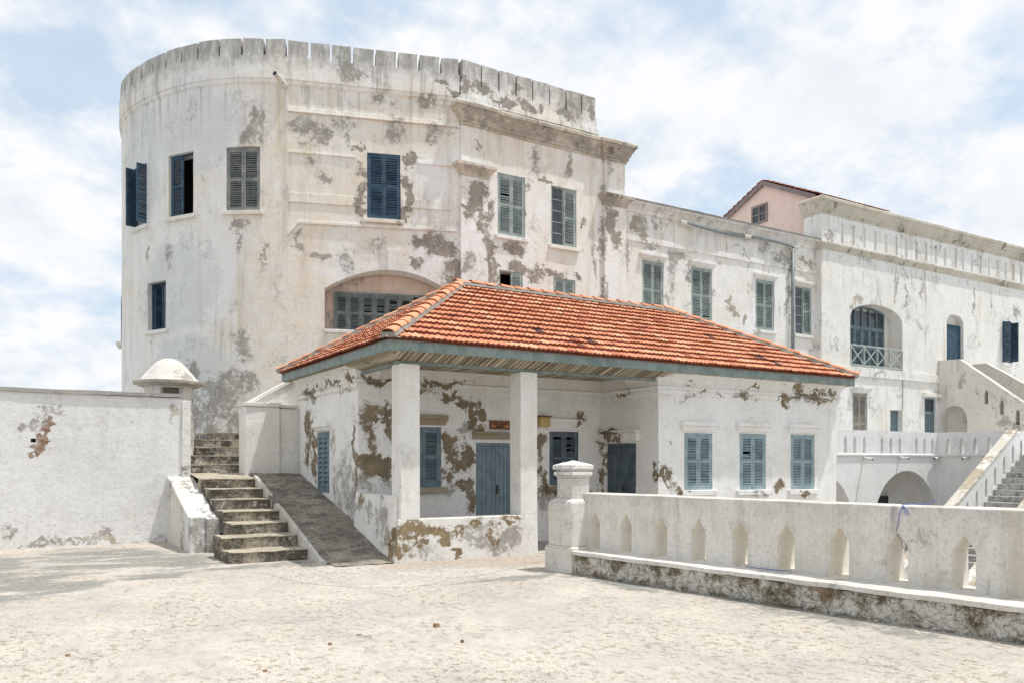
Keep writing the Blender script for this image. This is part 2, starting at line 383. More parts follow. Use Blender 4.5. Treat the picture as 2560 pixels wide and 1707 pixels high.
tower_grey = [tb(5.62, 10.95, .35, .65), tb(5.9, 10.6, .2, .5), tb(4.35, 10.95, .5, .35), tb(3.9, 10.75, .35, .35), tb(3.3, 11.1, .4, .2), tb(3.1, 10.7, .15, .4), tb(4.3, 10.55, .25, .18), tb(8.47, 7.5, .28, .33), tb(9.44, 7.8, .16, .3),
    tb(6.05, 8.2, .3, .25), tb(6.1, 7.9, .12, .5), tb(5.97, 4.8, .4, .55), tb(6.33, 3.85, .55, .6), tb(6.95, 3.7, .45, .35), tb(7.57, 4.2, .28, .28), tb(7.3, 2.8, .5, 1.2), tb(6.9, 2.3, .7, .6), tb(6.6, 3.3, .5, .8), tb(6.1, 2.4, .5, .9), tb(5.8, 3.9, .3, .5),
    tb(4.5, 7.9, .14, .3), tb(4.5, 7.55, .25, .14), tb(3.9, 7.4, .4, .12), tb(3.2, 7.2, .25, .4), tb(5.4, 7.4, .12, .5), tb(2.3, 7.8, .2, .5), tb(1.9, 11.1, .3, .5), tb(.8, 11.2, .3, .4), tb(.9, 12.0, .4, .2), tb(2.2, 11.9, .5, .2), tb(3.2, 12.6, .5, .3), tb(9.3, 5.4, .1, .6),
    tb(9.1, 3.3, .2, .5), tb(4.1, 10.0, .2, .15), tb(3.8, 9.6, .2, .2)] + \
   [fx(*a, 8.5) for a in [(10.85, 8.8, .12, 1.3), (10.6, 8.0, .12, .8), (11.1, 11.4, .25, .6), (11.0, 10.3, .2, .5), (8.3, 10.9, .12, .6), (9.6, 11.0, .15, .6), (6.6, 8.2, .12, .7), (6.0, 7.4, .3, .4), (6.3, 10.9, .1, .3), (8.0, 10.0, .15, .2), (10.9, 7.2, .1, .6), (9.6, 12.7, .5, .3)]]
M = {}
M['tower'] = plaster('tower_plaster', base=(.84, .83, .81), tint=(.78, .705, .575), tintamt=.6, brown=tower_brown, grey=tower_grey, browncol=(.255, .228, .195), soft=.07, mould=.28, dirt=.35, streak=.42, top=(12.35, 13.05, .85),
    yellow=[tb(4.9, 9, 1.6, 4.5), tb(5.2, 5.5, 1.3, 2), tb(3.5, 5, 1.2, 1.5), tb(1.5, 11.5, 2, 1.2), tb(2.5, 9, 1.5, 2), fx(8, 11, 3, .8, 8.5)], cool_shade=[tb(7.6, 11.0, 1.7, 1.6), tb(9.8, 10.5, 1.3, 2.2), tb(8.2, 6.6, 1.8, 1.5), tb(7.8, 4.2, 1.6, 1.4)])
M['cornice'] = plaster('weathered_cornice', grey=[fx(x, z, r, rz, 8.25) for x, z, r, rz in ((6.1, 11.72, .8, .36), (7.3, 11.66, .9, .24), (8.4, 11.72, 1.1, .34), (9.9, 11.68, 1.1, .30), (11.3, 11.68, .9, .42), (12.1, 11.8, .4, .25), (6.1, 10.1, .5, .2), (11.2, 10.05, .7, .4))], base=(.62, .565, .475), tint=(.33, .28, .21), tintamt=.75, mould=1, streak=.7, dirt=1, general=.06, browncol=(.17, .145, .11), speck=.9, greycol=(.08, .075, .065))
M['wing'] = plaster('wing_plaster', soft=.06, top=(9.95, 10.6, .5), base=(.83, .82, .80), tint=(.75, .69, .58), tintamt=.45, mould=.6, streak=.4,
    brown=[fx(*a, 8.9) for a in [(17.1, 7.35, .25, .2), (17.35, 7.1, .2, .15), (17.9, 7.0, .08, .3), (16.9, 7.5, .12, .2), (21.3, 9.45, .4, .15), (20.9, 9.6, .3, .1), (12.6, 9.75, .25, .3), (13.0, 9.4, .2, .3)]],
    grey=[fx(*a, 8.9) for a in [(14.3, 8.6, .3, .6), (14.6, 8.9, .6, .25), (13.3, 9.0, .5, .2), (12.9, 9.7, .4, .5), (14.2, 8.0, .25, .5), (20.1, 8.4, .12, 1.6), (19.7, 9.5, .6, .3), (20.4, 9.15, .6, .15), (18.8, 9.7, .4, .3), (21.9, 9.6, .2, .3), (15.0, 8.3, .1, .5), (21.0, 9.0, .25, .12), (12.2, 8.5, .1, .8)]], browncol=(.32, .28, .22))
M['range'] = plaster('range_plaster', soft=.06, top=(11.4, 12.6, .4), base=(.83, .825, .80), tint=(.76, .72, .62), tintamt=.4, mould=.45, streak=.5,
    brown=[fx(*a, 8.6) for a in [(24.0, 8.35, .25, .3), (23.7, 8.0, .12, .25), (25.3, 5.35, .5, .1)]],
    grey=[fx(*a, 8.6) for a in [(26.5, 9.0, .15, .9), (27.3, 8.8, .1, .8), (28.4, 9.1, .1, .7), (22.3, 10.6, .4, .3), (32.5, 9.2, .08, .9), (34, 9.3, .08, .8), (36.2, 8.8, .5, .5), (24.3, 10.0, .4, .1)]], browncol=(.40, .36, .29))
M['rangecor'] = plaster('range_cornice', base=(.60, .56, .48), tint=(.42, .39, .32), tintamt=.75, mould=1, streak=.6, dirt=1, general=.02, browncol=(.22, .20, .16), greycol=(.12, .115, .10))
M['terrace'] = plaster('terrace_whitewash', base=(.80, .80, .79), tint=(.76, .74, .70), tintamt=.3, mould=.2, streak=.1, speck=.3)
M['stairblock'] = plaster('stair_block_plaster', base=(.68, .655, .60), tint=(.60, .55, .46), tintamt=.5, mould=.5, streak=.3, speck=.8,
    grey=[((29.65, y, z), (.6, r, rz)) for y, z, r, rz in [(5.75, 3.35, .3, .4), (5.3, 3.1, .3, .3), (8.0, 3.1, .4, .25), (6.25, 4.0, .15, .1), (7.6, 5.2, .2, .4), (6.9, 4.7, .1, .2)]])
M['pink'] = plaster('pink_plaster', base=(.77, .58, .51), tint=(.74, .60, .52), tintamt=.4, mould=.15, streak=.15, speck=.1)
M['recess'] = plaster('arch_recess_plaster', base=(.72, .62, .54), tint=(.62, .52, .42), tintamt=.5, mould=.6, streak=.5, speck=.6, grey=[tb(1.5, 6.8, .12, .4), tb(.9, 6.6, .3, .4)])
M['coping_dark'] = plaster('dark_coping', base=(.38, .37, .34), tint=(.26, .255, .24), tintamt=.8, mould=.9, streak=.2, speck=.8, greycol=(.13, .13, .12))
M['worn_coping'] = plaster('worn_coping', base=(.74, .71, .65), tint=(.52, .46, .36), tintamt=.6, mould=.4, streak=0, speck=.8, general=.11, browncol=(.36, .315, .24))
lib_brown = [((x, 1.93, z), (r, .35, rz)) for x, z, r, rz in [(.8, 3.2, .8, .09), (1.9, 3.17, .6, .07), (.22, 2.5, .2, .5), (.45, 2.6, .2, .25), (.35, 2.1, .2, .4), (.7, 2.6, .2, .2), (.85, 2.3, .15, .25), (.35, 1.55, .25, .3), (.75, 1.5, .35, .22), (.55, 1.65, .4, .15),
      (2.1, 2.9, .25, .12), (2.3, 2.78, .15, .12), (2.55, 2.7, .12, .2), (2.7, 2.62, .15, .1), (2.65, 2.4, .22, .12), (2.05, 1.95, .22, .3), (2.1, 1.65, .3, .25), (2.4, 1.85, .2, .35), (2.42, 1.2, .22, .2), (2.5, .95, .12, .35), (2.15, 1.25, .2, .12), (1.95, 1.4, .12, .2),
      (1.3, 2.95, .25, .15), (4.2, 2.2, .16, .22), (4.2, 1.8, .1, .2), (4.22, 1.3, .14, .35), (4.35, 1.0, .3, .1), (5.1, 2.5, .15, .12), (3.6, 2.4, .15, .15)]] + \
    [((5.73, y, z), (.3, r, rz)) for y, z, r, rz in [(1.83, 1.9, .12, .35), (1.85, 1.2, .12, .4), (1.5, 2.25, .45, .1), (1.2, 3.1, .3, .05), (.15, 1.4, .1, .2)]] + \
    [((x, .05, z), (r, .25, rz)) for x, z, r, rz in [(9.26, 1.08, .25, .16), (9.3, 1.25, .12, .15), (8.4, 3.3, .2, .05), (6.6, 3.33, .15, .04), (9.7, 3.28, .25, .12), (10.1, 3.12, .6, .07), (10.8, 3.3, .5, .1), (10.6, 3.15, .6, .06), (9.4, 3.0, .3, .05), (7.4, 3.07, .2, .04), (6.9, 3.1, .15, .04), (8.0, 3.05, .3, .04), (6.4, 1.02, .3, .06), (10.1, 1.0, .3, .05), (5.95, 1.3, .1, .15), (6.0, 2.0, .06, .08)]] + \
    [((.1, y, z), (.25, r, rz)) for y, z, r, rz in [(4.9, 2.4, .4, .45), (4.5, 2.1, .25, .3), (4.95, 1.9, .3, .3), (4.5, 1.6, .25, .35), (3.1, 3.22, .5, .08), (4.2, 3.15, .6, .06), (2.2, 3.3, .35, .1), (4.8, 3.2, .3, .08), (2.05, 2.0, .1, .5), (2.0, 1.4, .12, .6)]]
lib_grey = [((.1, y, z), (.25, r, rz)) for y, z, r, rz in [(2.6, 1.4, .5, .6), (2.2, 1.0, .4, .7), (3.2, 1.3, .25, .5), (3.3, 1.9, .15, .6), (2.9, .9, .4, .4), (4.5, 3.1, .9, .1), (2.6, 3.05, .8, .05)]] + \
    [((x, 1.93, z), (r, .3, rz)) for x, z, r, rz in [(.3, 1.25, .3, .25), (.8, 1.2, .3, .2), (2.45, .85, .2, .3), (2.4, 2.35, .25, .15), (1.4, 3.0, .5, .15), (4.15, 1.5, .12, .6), (2.0, 1.2, .2, .2), (4.3, .85, .4, .2)]] + \
    [((x, .05, z), (r, .2, rz)) for x, z, r, rz in [(6.5, 3.05, .4, .06), (8.2, 3.12, .6, .06), (10.0, 3.05, .8, .06), (8.7, 1.0, .5, .06), (6.1, 1.1, .1, .2)]]
M['library'] = plaster('library_whitewash', soft=.03, base=(.83, .82, .80), tint=(.77, .73, .65), tintamt=.3, brown=lib_brown, grey=lib_grey, mould=.12, streak=.08, browncol=(.185, .148, .10), speck=.6)
par_brown = [((x, 0, z), (r, .3, rz)) for x, z, r, rz in [(.25, .5, .35, .2), (.7, .55, .45, .14), (1.15, .5, .35, .1), (.35, .3, .3, .15), (.15, .15, .25, .12), (1.9, .4, .15, .25), (2.2, .62, .3, .07), (1.5, .62, .15, .08), (1.2, .12, .15, .08), (1.0, .4, .25, .1)]] + \
    [((0, y, z), (.2, r, rz)) for y, z, r, rz in [(.1, .35, .15, .3), (.25, .15, .15, .2), (1.7, .95, .2, .1)]]
par_grey = [((x, 0, z), (r, .3, rz)) for x, z, r, rz in [(1.6, .5, .5, .25), (.4, .2, .6, .25), (2.3, .3, .4, .25), (1.9, .2, .5, .2)]] + [((0, y, z), (.2, r, rz)) for y, z, r, rz in [(.7, .7, .4, .4), (1.2, .75, .4, .3), (.5, .4, .3, .3), (1.6, .9, .3, .2)]]
M['veranda'] = plaster('veranda_parapet_plaster', soft=.04, base=(.80, .785, .75), tint=(.76, .69, .58), tintamt=.35, brown=par_brown, grey=par_grey, mould=.2, streak=.1, browncol=(.21, .16, .095), speck=1)
M['clean'] = plaster('clean_whitewash', base=(.80, .785, .75), tint=(.76, .71, .62), tintamt=.45, mould=.2, streak=.15, speck=.3)
M['lintelbrown'] = plaster('bare_render', base=(.30, .24, .155), tint=(.40, .35, .27), tintamt=.5, mould=.3, streak=.1, speck=.4)
M['lwall'] = plaster('boundary_whitewash', base=(.79, .785, .775), tint=(.76, .745, .71), tintamt=.3, mould=.12, streak=.05, speck=.45,
    brick=[((x, 5.98, z), (r, .3, rz)) for x, z, r, rz in [(-4.83, 2.35, .15, .14), (-4.87, 2.15, .10, .18), (-4.92, 1.98, .14, .14), (-4.98, 1.85, .08, .1)]],
    grey=[((x, 5.98, z), (r, .3, rz)) for x, z, r, rz in [(-4.75, 2.6, .3, .16), (-5.05, 2.35, .28, .12), (-4.95, 2.48, .2, .1), (-3.7, .2, .15, .15), (-5.4, .35, .12, .1), (-2.42, 2.75, .08, .3), (-4.0, .05, 1.6, .07), (-5.3, .05, .6, .08)]],
    brown=[((x, 5.98, z), (r, .3, rz)) for x, z, r, rz in [(-3.75, .1, .3, .1), (-4.1, .06, .25, .05), (-2.42, 2.8, .05, .2)]], browncol=(.42, .38, .32))
M['wedge'] = plaster('stair_wall_plaster', base=(.78, .765, .735), tint=(.68, .63, .54), tintamt=.7, dirt=1.1, mould=1, streak=.25, speck=.8,
    grey=[((-2.3, 3.37, .35), (.35, .3, .5)), ((-2.1, 3.5, .4), (.2, .3, .5)), ((-2.35, 3.4, 0), (.5, .3, .12))])
M['kerb'] = plaster('dirty_kerb', base=(.66, .63, .57), tint=(.40, .37, .31), tintamt=.8, mould=1, streak=.3, speck=1, dirt=1, general=.05, browncol=(.14, .13, .11), greycol=(.13, .125, .115))
M['dome'] = plaster('dome_plaster', base=(.76, .74, .70), tint=(.62, .58, .50), tintamt=.7, dirt=1, mould=1, streak=.2, speck=.7, grey=[((-1.9, 7.7, 3.75), (.3, .3, .25)), ((-1.75, 8.0, 2.6), (.25, .3, .8))])
M['domecap'] = plaster('dome_cap_plaster', grey=[((-2.19, 7.5, 3.46), (.9, .5, .06)), ((-1.6, 7.8, 3.5), (.3, .3, .1))], base=(.55, .52, .45), tint=(.32, .30, .25), tintamt=.9, mould=1, streak=.4, speck=.9, greycol=(.12, .115, .10))
M['reveal'] = plaster('bounce_lit_reveal', base=(.86, .82, .74), tint=(.85, .78, .65), tintamt=.4, mould=.08, streak=.15, speck=.15, wash=.1)  # paler than the balustrade: bounced light in the slots put into the colour
M['balus'] = plaster('balustrade_plaster', base=(.72, .695, .65), tint=(.63, .595, .52), tintamt=.6, dirt=.9, top=(.95, 1.35, .34), mould=.6, streak=.45, speck=.35, greycol=(.36, .345, .32))

def stone_base():
    m = NT('rough_stone_base')
    v = m.voro(4.0, warp=.55, stretch=(1, 1, 1.3)); fine = m.noise(8, 12, .78); med = m.noise(3, 10, .72); vf = m.noise(30, 5, .75)
    c = m.mix(m.ramp(med, .46, .64), (.74, .71, .64), (.50, .44, .345))
    c = m.mix(m.ramp(vf, .5, .68, 0, .4), c, (.30, .27, .2))
    c = m.mix(m.ramp(m.noise(1.6, 6, .65, off=(4, 2, 2)), .58, .66, 0, .8), c, (.36, .22, .14))
    c = m.mix(m.ramp(m.math('ADD', v, m.math('MULTIPLY', fine, .30)), .22, .13, 0, .85), c, (.12, .105, .07))
    z = m.zpos()[2]
    tz = m.ramp(m.math('ADD', z, m.math('MULTIPLY', m.math('SUBTRACT', med, .5), 1.5)), .12, .36, 0, .95)
    c = m.mix(m.math('MULTIPLY', tz, m.ramp(m.math('ADD', fine, m.math('MULTIPLY', vf, .3)), .56, .70)), c, (.125, .10, .055))
    bz = m.ramp(m.math('ADD', z, m.math('MULTIPLY', m.math('SUBTRACT', fine, .5), .7)), .10, -.04, 0, .8)
    c = m.mix(bz, c, (.12, .11, .075))
    m.bump(m.math('ADD', m.ramp(v, 0, .3), m.math('MULTIPLY', fine, 1.0)), .8, .05)
    return m.done(c, .95)
M['stone'] = stone_base()

def ground_mat(name, base, dark, blobs, pink=None, smooth=False):
    m = NT(name)
    med = m.noise(1.7, 9, .68); fine = m.noise(12, 10, .75)
    c = m.mix(m.ramp(m.noise(.5, 6, .6, off=(3, 3, 0)), .38, .62), base, tuple(v * .86 for v in base))
    c = m.mix(m.ramp(med, .48, .70, 0, .55), c, tuple(v * .66 for v in (base[1], base[1], base[1])))
    c = m.mix(m.ramp(m.noise(2.4, 9, .7, stretch=(1, .55, 1), off=(5, 1, 0)), .52, .68, 0, .5), c, (.33, .315, .29))
    if pink:
        c = m.mix(m.ramp(m.math('ADD', m.blobs(pink), m.math('MULTIPLY', m.math('SUBTRACT', med, .5), .5)), 0, .18, 0, .8), c, (.47, .385, .325))
    if not smooth:
        pit = m.noise(13, 9, .74, stretch=(1.0, .62, 1)); reg = m.noise(.75, 5, .6, off=(6, 1, 2))
        pm = m.math('MULTIPLY', m.ramp(pit, .53, .585), m.ramp(reg, .34, .56, .22, 1))
        c = m.mix(m.math('MULTIPLY', pm, .78), c, (.25, .20, .14))
        c = m.mix(m.math('MULTIPLY', m.ramp(m.noise(5.5, 9, .74, stretch=(1, .6, 1), off=(2, 5, 1)), .50, .62), m.ramp(reg, .58, .40, .15, .6)), c, (.37, .355, .33))
        c = m.mix(m.math('MULTIPLY', m.ramp(m.noise(34, 6, .7), .53, .60), m.ramp(reg, .35, .55, .2, .7)), c, (.24, .20, .15))
        c = m.mix(m.ramp(m.noise(7, 6, .7, off=(1, 3, 7)), .66, .69, 0, .8), c, (.13, .105, .075))
        crk = m.voro(.9, warp=.5); k = m.math('MULTIPLY', m.ramp(crk, .008, .003), m.ramp(m.noise(.9, 4, .6, off=(1, 8, 0)), .56, .62, 0, .55))
        c = m.mix(k, c, (.16, .14, .11))
        h = m.math('SUBTRACT', m.math('ADD', fine, m.math('MULTIPLY', med, 1.5)), m.math('ADD', m.math('MULTIPLY', pm, .8), m.math('MULTIPLY', k, .8)))
    else:
        h = fine
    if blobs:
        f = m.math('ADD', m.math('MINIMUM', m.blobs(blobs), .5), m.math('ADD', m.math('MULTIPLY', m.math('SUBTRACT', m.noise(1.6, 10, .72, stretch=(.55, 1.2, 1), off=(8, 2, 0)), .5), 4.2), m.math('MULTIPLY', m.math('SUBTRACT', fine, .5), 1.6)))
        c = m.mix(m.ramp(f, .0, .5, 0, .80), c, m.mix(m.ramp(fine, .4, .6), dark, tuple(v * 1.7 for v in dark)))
    m.bump(h, .35, .02)
    return m.done(c, .92)
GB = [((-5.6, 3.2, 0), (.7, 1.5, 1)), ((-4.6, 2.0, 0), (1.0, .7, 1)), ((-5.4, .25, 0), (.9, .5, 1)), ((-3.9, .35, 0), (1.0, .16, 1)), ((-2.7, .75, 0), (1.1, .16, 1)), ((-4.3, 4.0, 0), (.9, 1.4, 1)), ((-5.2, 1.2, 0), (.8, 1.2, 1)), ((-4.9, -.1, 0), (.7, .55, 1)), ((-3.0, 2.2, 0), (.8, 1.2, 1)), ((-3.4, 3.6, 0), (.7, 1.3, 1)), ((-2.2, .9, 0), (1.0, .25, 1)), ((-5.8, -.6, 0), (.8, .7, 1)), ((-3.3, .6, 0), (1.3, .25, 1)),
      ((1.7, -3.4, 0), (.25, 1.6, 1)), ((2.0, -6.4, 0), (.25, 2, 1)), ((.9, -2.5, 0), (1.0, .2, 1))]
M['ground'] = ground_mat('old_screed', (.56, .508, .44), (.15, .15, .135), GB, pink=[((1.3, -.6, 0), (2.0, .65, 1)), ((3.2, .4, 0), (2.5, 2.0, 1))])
M['patch'] = ground_mat('newer_screed_patch', (.58, .535, .47), (.30, .29, .27), [((-1.6, .2, 0), (.5, .4, 1)), ((.2, -.9, 0), (.8, .2, 1))], pink=[((1.3, -.5, 0), (2.0, .8, 1))])
M['court'] = ground_mat('court_paving', (.50, .48, .44), (.22, .22, .2), ())

def dirty_concrete(name, light, dark, amt, off, fleck=.75):
    m = NT(name)
    med = m.noise(2.6, 10, .72, off=off); fine = m.noise(14, 9, .78, off=off); vf = m.noise(28, 7, .78, off=off)
    c = m.mix(m.ramp(m.noise(1.1, 6, .65, off=off), .38, .62), light, tuple(v * .72 for v in light))
    c = m.mix(m.ramp(m.math('ADD', m.math('MULTIPLY', med, 1.0), m.math('MULTIPLY', fine, .55)), amt, amt + .18, .0, .95), c, dark)
    c = m.mix(m.ramp(vf, .50, .60, 0, .6), c, tuple(v * .9 for v in dark))
    c = m.mix(m.ramp(m.noise(30, 5, .75, off=(off[1], 2, 9)), .57, .63, 0, .5), c, tuple(min(.7, v * 1.5) for v in light))
    c = m.mix(m.ramp(m.noise(4, 10, .78, off=(off[0] + 3, 1, 1)), .58, .63, 0, fleck), c, (.60, .57, .50))
    c = m.mix(m.ramp(m.noise(9, 6, .7, off=(off[1], 5, 1)), .60, .68, 0, .5), c, (.36, .25, .11))
    m.bump(m.math('ADD', fine, m.math('MULTIPLY', med, 1.5)), .7, .025)
    return m.done(c, .95)
M['tread'] = dirty_concrete('step_tread', (.52, .455, .35), (.19, .175, .145), .79, (1, 2, 3))
M['riser'] = dirty_concrete('step_riser', (.42, .37, .30), (.095, .084, .066), .65, (4, 2, 3))
M['ramp'] = dirty_concrete('ramp_screed', (.38, .335, .27), (.135, .125, .108), .70, (7, 5, 3), fleck=.45)
M['riserb'] = dirty_concrete('mouldy_riser', (.58, .54, .47), (.055, .05, .042), .68, (3, 7, 3), fleck=.9)
M['rtread'] = dirty_concrete('white_step_tread', (.60, .58, .54), (.30, .29, .27), .85, (2, 2, 3))
M['rriser'] = dirty_concrete('white_step_riser', (.55, .54, .52), (.16, .155, .145), .74, (9, 2, 3))

M['blue_dark'] = paint('dark_blue_paint', (.035, .072, .115), (.065, .115, .165), rust=.15, wear=.12)
M['blue'] = paint('faded_blue_paint', (.12, .175, .205), (.18, .24, .265), rust=.5, wear=.3)
M['blue_lt'] = paint('light_blue_paint', (.215, .295, .325), (.31, .39, .40), rust=.9, wear=.4)
M['blue_door'] = paint('blue_door_paint', (.145, .195, .235), (.19, .25, .29), rust=.3, wear=.3)
M['blue_shade'] = paint('slate_blue_paint', (.07, .10, .125), (.11, .145, .17), rust=.3, wear=.25)
M['green'] = paint('grey_green_paint', (.24, .30, .29), (.36, .41, .38), rust=.3, wear=.5)
M['archsh'] = paint('faded_teal_paint', (.13, .165, .17), (.20, .235, .22), rust=.6, wear=.5)
M['rail'] = paint('pale_green_paint', (.34, .40, .37), (.46, .50, .46), rust=.4, wear=.4)
M['grey_sh'] = paint('weathered_grey_paint', (.19, .215, .215), (.30, .30, .275), rust=.5, wear=.5)
M['beige_sh'] = paint('beige_shutter_paint', (.30, .28, .24), (.36, .34, .29), rust=.3, wear=.4)
M['fascia'] = paint('fascia_paint', (.17, .215, .205), (.25, .30, .28), rust=.55, wear=.3)
M['mauve'] = paint('mauve_board', (.20, .155, .155), (.28, .22, .215), rust=.3, wear=.3)
def simple(name, c, rough=.6, noise=0.2, metal=0):
    m = NT(name); k = m.mix(m.ramp(m.noise(9, 6, .7), .35, .65, 0, 1), tuple(v * (1 - noise) for v in c), tuple(min(1, v * (1 + noise)) for v in c))
    m.b.inputs['Metallic'].default_value = metal; return m.done(k, rough)
M['dark_in'] = simple('dark_interior', (.035, .033, .03), .9)  # near-black colour stands in for the darkness of unlit rooms
M['pipe'] = simple('grey_pipe', (.22, .24, .25), .4); M['pipe_w'] = simple('white_coupling', (.62, .60, .54), .5)
M['hole'] = simple('pipe_hollow', (.05, .05, .05), .9); M['iron'] = simple('rusty_iron', (.05, .035, .025), .7)
M['ochre'] = simple('ochre_box_paint', (.50, .37, .16), .55, .1); M['rope'] = simple('blue_nylon', (.06, .10, .42), .5)
M['signwood'] = simple('red_brown_wood', (.17, .06, .03), .5, .3); M['signface'] = simple('orange_sign_face', (.42, .20, .075), .5, .25); M['ink'] = simple('dark_lettering', (.03, .02, .018), .5)
M['leafg'] = simple('snake_plant_green', (.035, .085, .025), .45, .5); M['pot'] = simple('white_pot', (.72, .70, .66), .6, .08)
M['brickf'] = simple('brick_fragment', (.27, .17, .10), .9, .35); M['sea'] = simple('sea_water', (.05, .13, .17), .12, .2)
M['mortar'] = plaster('roof_mortar', base=(.30, .285, .25), tint=(.22, .21, .18), tintamt=.6, mould=.8, streak=0, speck=.6)
def glass():
    m = NT('window_glass'); m.b.inputs['Roughness'].default_value = .08; m.b.inputs['Specular IOR Level'].default_value = .6
    return m.done(m.mix(m.ramp(m.noise(3, 3), .4, .6), (.025, .04, .055), (.05, .065, .08)))
M['glass'] = glass()
def tiles_mat(name, sat=1.0):
    m = NT(name); a = m.t.nodes.new('ShaderNodeAttribute'); a.attribute_name = 'tint'; a.attribute_type = 'GEOMETRY'
    r = m.t.nodes.new('ShaderNodeValToRGB'); m.put(r.inputs[0], a.outputs['Fac']); cr = r.color_ramp
    cr.elements[0].position = 0; cr.elements[0].color = (.05, .045, .045, 1); cr.elements[1].position = 1; cr.elements[1].color = (.62, .36, .20, 1)
    for p, c in [(.03, (.07, .06, .06)), (.06, (.20, .065, .04)), (.2, (.52, .18, .10)), (.6, (.68, .30, .165)), (.85, (.74, .41, .25)), (.95, (.70, .42, .25))]:
        e = cr.elements.new(p); e.color = c + (1,)
    c = m.mix(m.ramp(m.noise(7, 9, .72), .55, .72, 0, .45), r.outputs[0], (.30, .14, .09))
    c = m.mix(m.ramp(m.noise(3.5, 9, .75, off=(3, 1, 1)), .60, .70, 0, .6), c, (.075, .06, .05))
    c = m.mix(m.ramp(m.noise(15, 6, .7, off=(8, 1, 1)), .60, .70, 0, .4), c, (.66, .36, .20))
    m.bump(m.noise(40, 5, .7), .3, .008)
    return m.done(c, .85)
M['tiles'] = tiles_mat('clay_tiles')
def plank_mat():
    m = NT('soffit_boards')
    w1 = m.voro(11, 'F1', stretch=(1, 0, 0), out=1)
    sepc = m.t.nodes.new('ShaderNodeSeparateColor'); m.put(sepc.inputs[0], w1)
    c = m.mix(sepc.outputs[0], (.22, .18, .125), (.56, .50, .39))
    c = m.mix(m.ramp(m.noise(2.5, 7, .7, stretch=(4, .6, .6)), .48, .66, 0, .7), c, (.10, .085, .06))
    c = m.mix(m.ramp(m.noise(1.2, 5, .6), .5, .7, 0, .4), c, (.30, .31, .16))
    m.bump(m.noise(20, 5, .7, stretch=(2, .2, .2)), .3, .006); return m.done(c, .9)
M['plank'] = plank_mat()

# ------------------------------------------------------------------ window / door builders
def leaf(T, w, h, name, mat, parent, th=.04, nsl=9, panels=2, broken=()):
    mb = MB(); st = .055 if w > .3 else .04
    B = lambda s0, s1, z0, z1, d0=0, d1=th: mb.box(s0, s1, d0, d1, z0, z1, T)
    B(0, st, 0, h); B(w - st, w, 0, h)
    rails = [0] + [h * (k + 1) / panels for k in range(panels)]
    rh = .07
    edges = []
    for i, r in enumerate(rails):
        lo = max(0, r - rh / 2 - (rh / 2 if i == len(rails) - 1 else 0)); hi = min(h, r + rh / 2 + (rh / 2 if i == 0 else 0))
        B(st, w - st, lo, hi, .003, th - .003); edges.append((lo, hi))
    idx = 0
    for (l0, h0), (l1, h1) in zip(edges, edges[1:]):
        zz0, zz1 = h0, l1; step = (zz1 - zz0) / nsl
        for k in range(nsl):
            idx += 1
            if idx in broken: continue
            z = zz0 + step * (k + .12); j = random.uniform(-.005, .005); t = random.uniform(-.006, .006); R1 = min(step * .97, .10) + random.uniform(-.006, .004)
            a = [T(st, th + .004, z + j), T(w - st, th + .004, z + j + t), T(w - st, th - .004, z + .009 + j + t), T(st, th - .004, z + .009 + j)]
            b = [T(st, -.004, z + R1 + j), T(w - st, -.004, z + R1 + j + t), T(w - st, -.012, z + R1 + .009 + j), T(st, -.012, z + R1 + .009 + j)]
            mb.hexa(a, b)
    return mb.build(name, mat, parent)
def rot_leaf(T, s0, hinge, ang, d0=0):
    """leaf opened by ang about hinge s (left or right)"""
    ca, sa = math.cos(ang), math.sin(ang)
    if hinge == 'L': return lambda s, d, h: T(s0 + s * ca - d * sa, d0 + s * sa + d * ca, h)
    return lambda s, d, h: T(s0 - s * ca + d * sa, d0 + s * sa + d * ca, h)
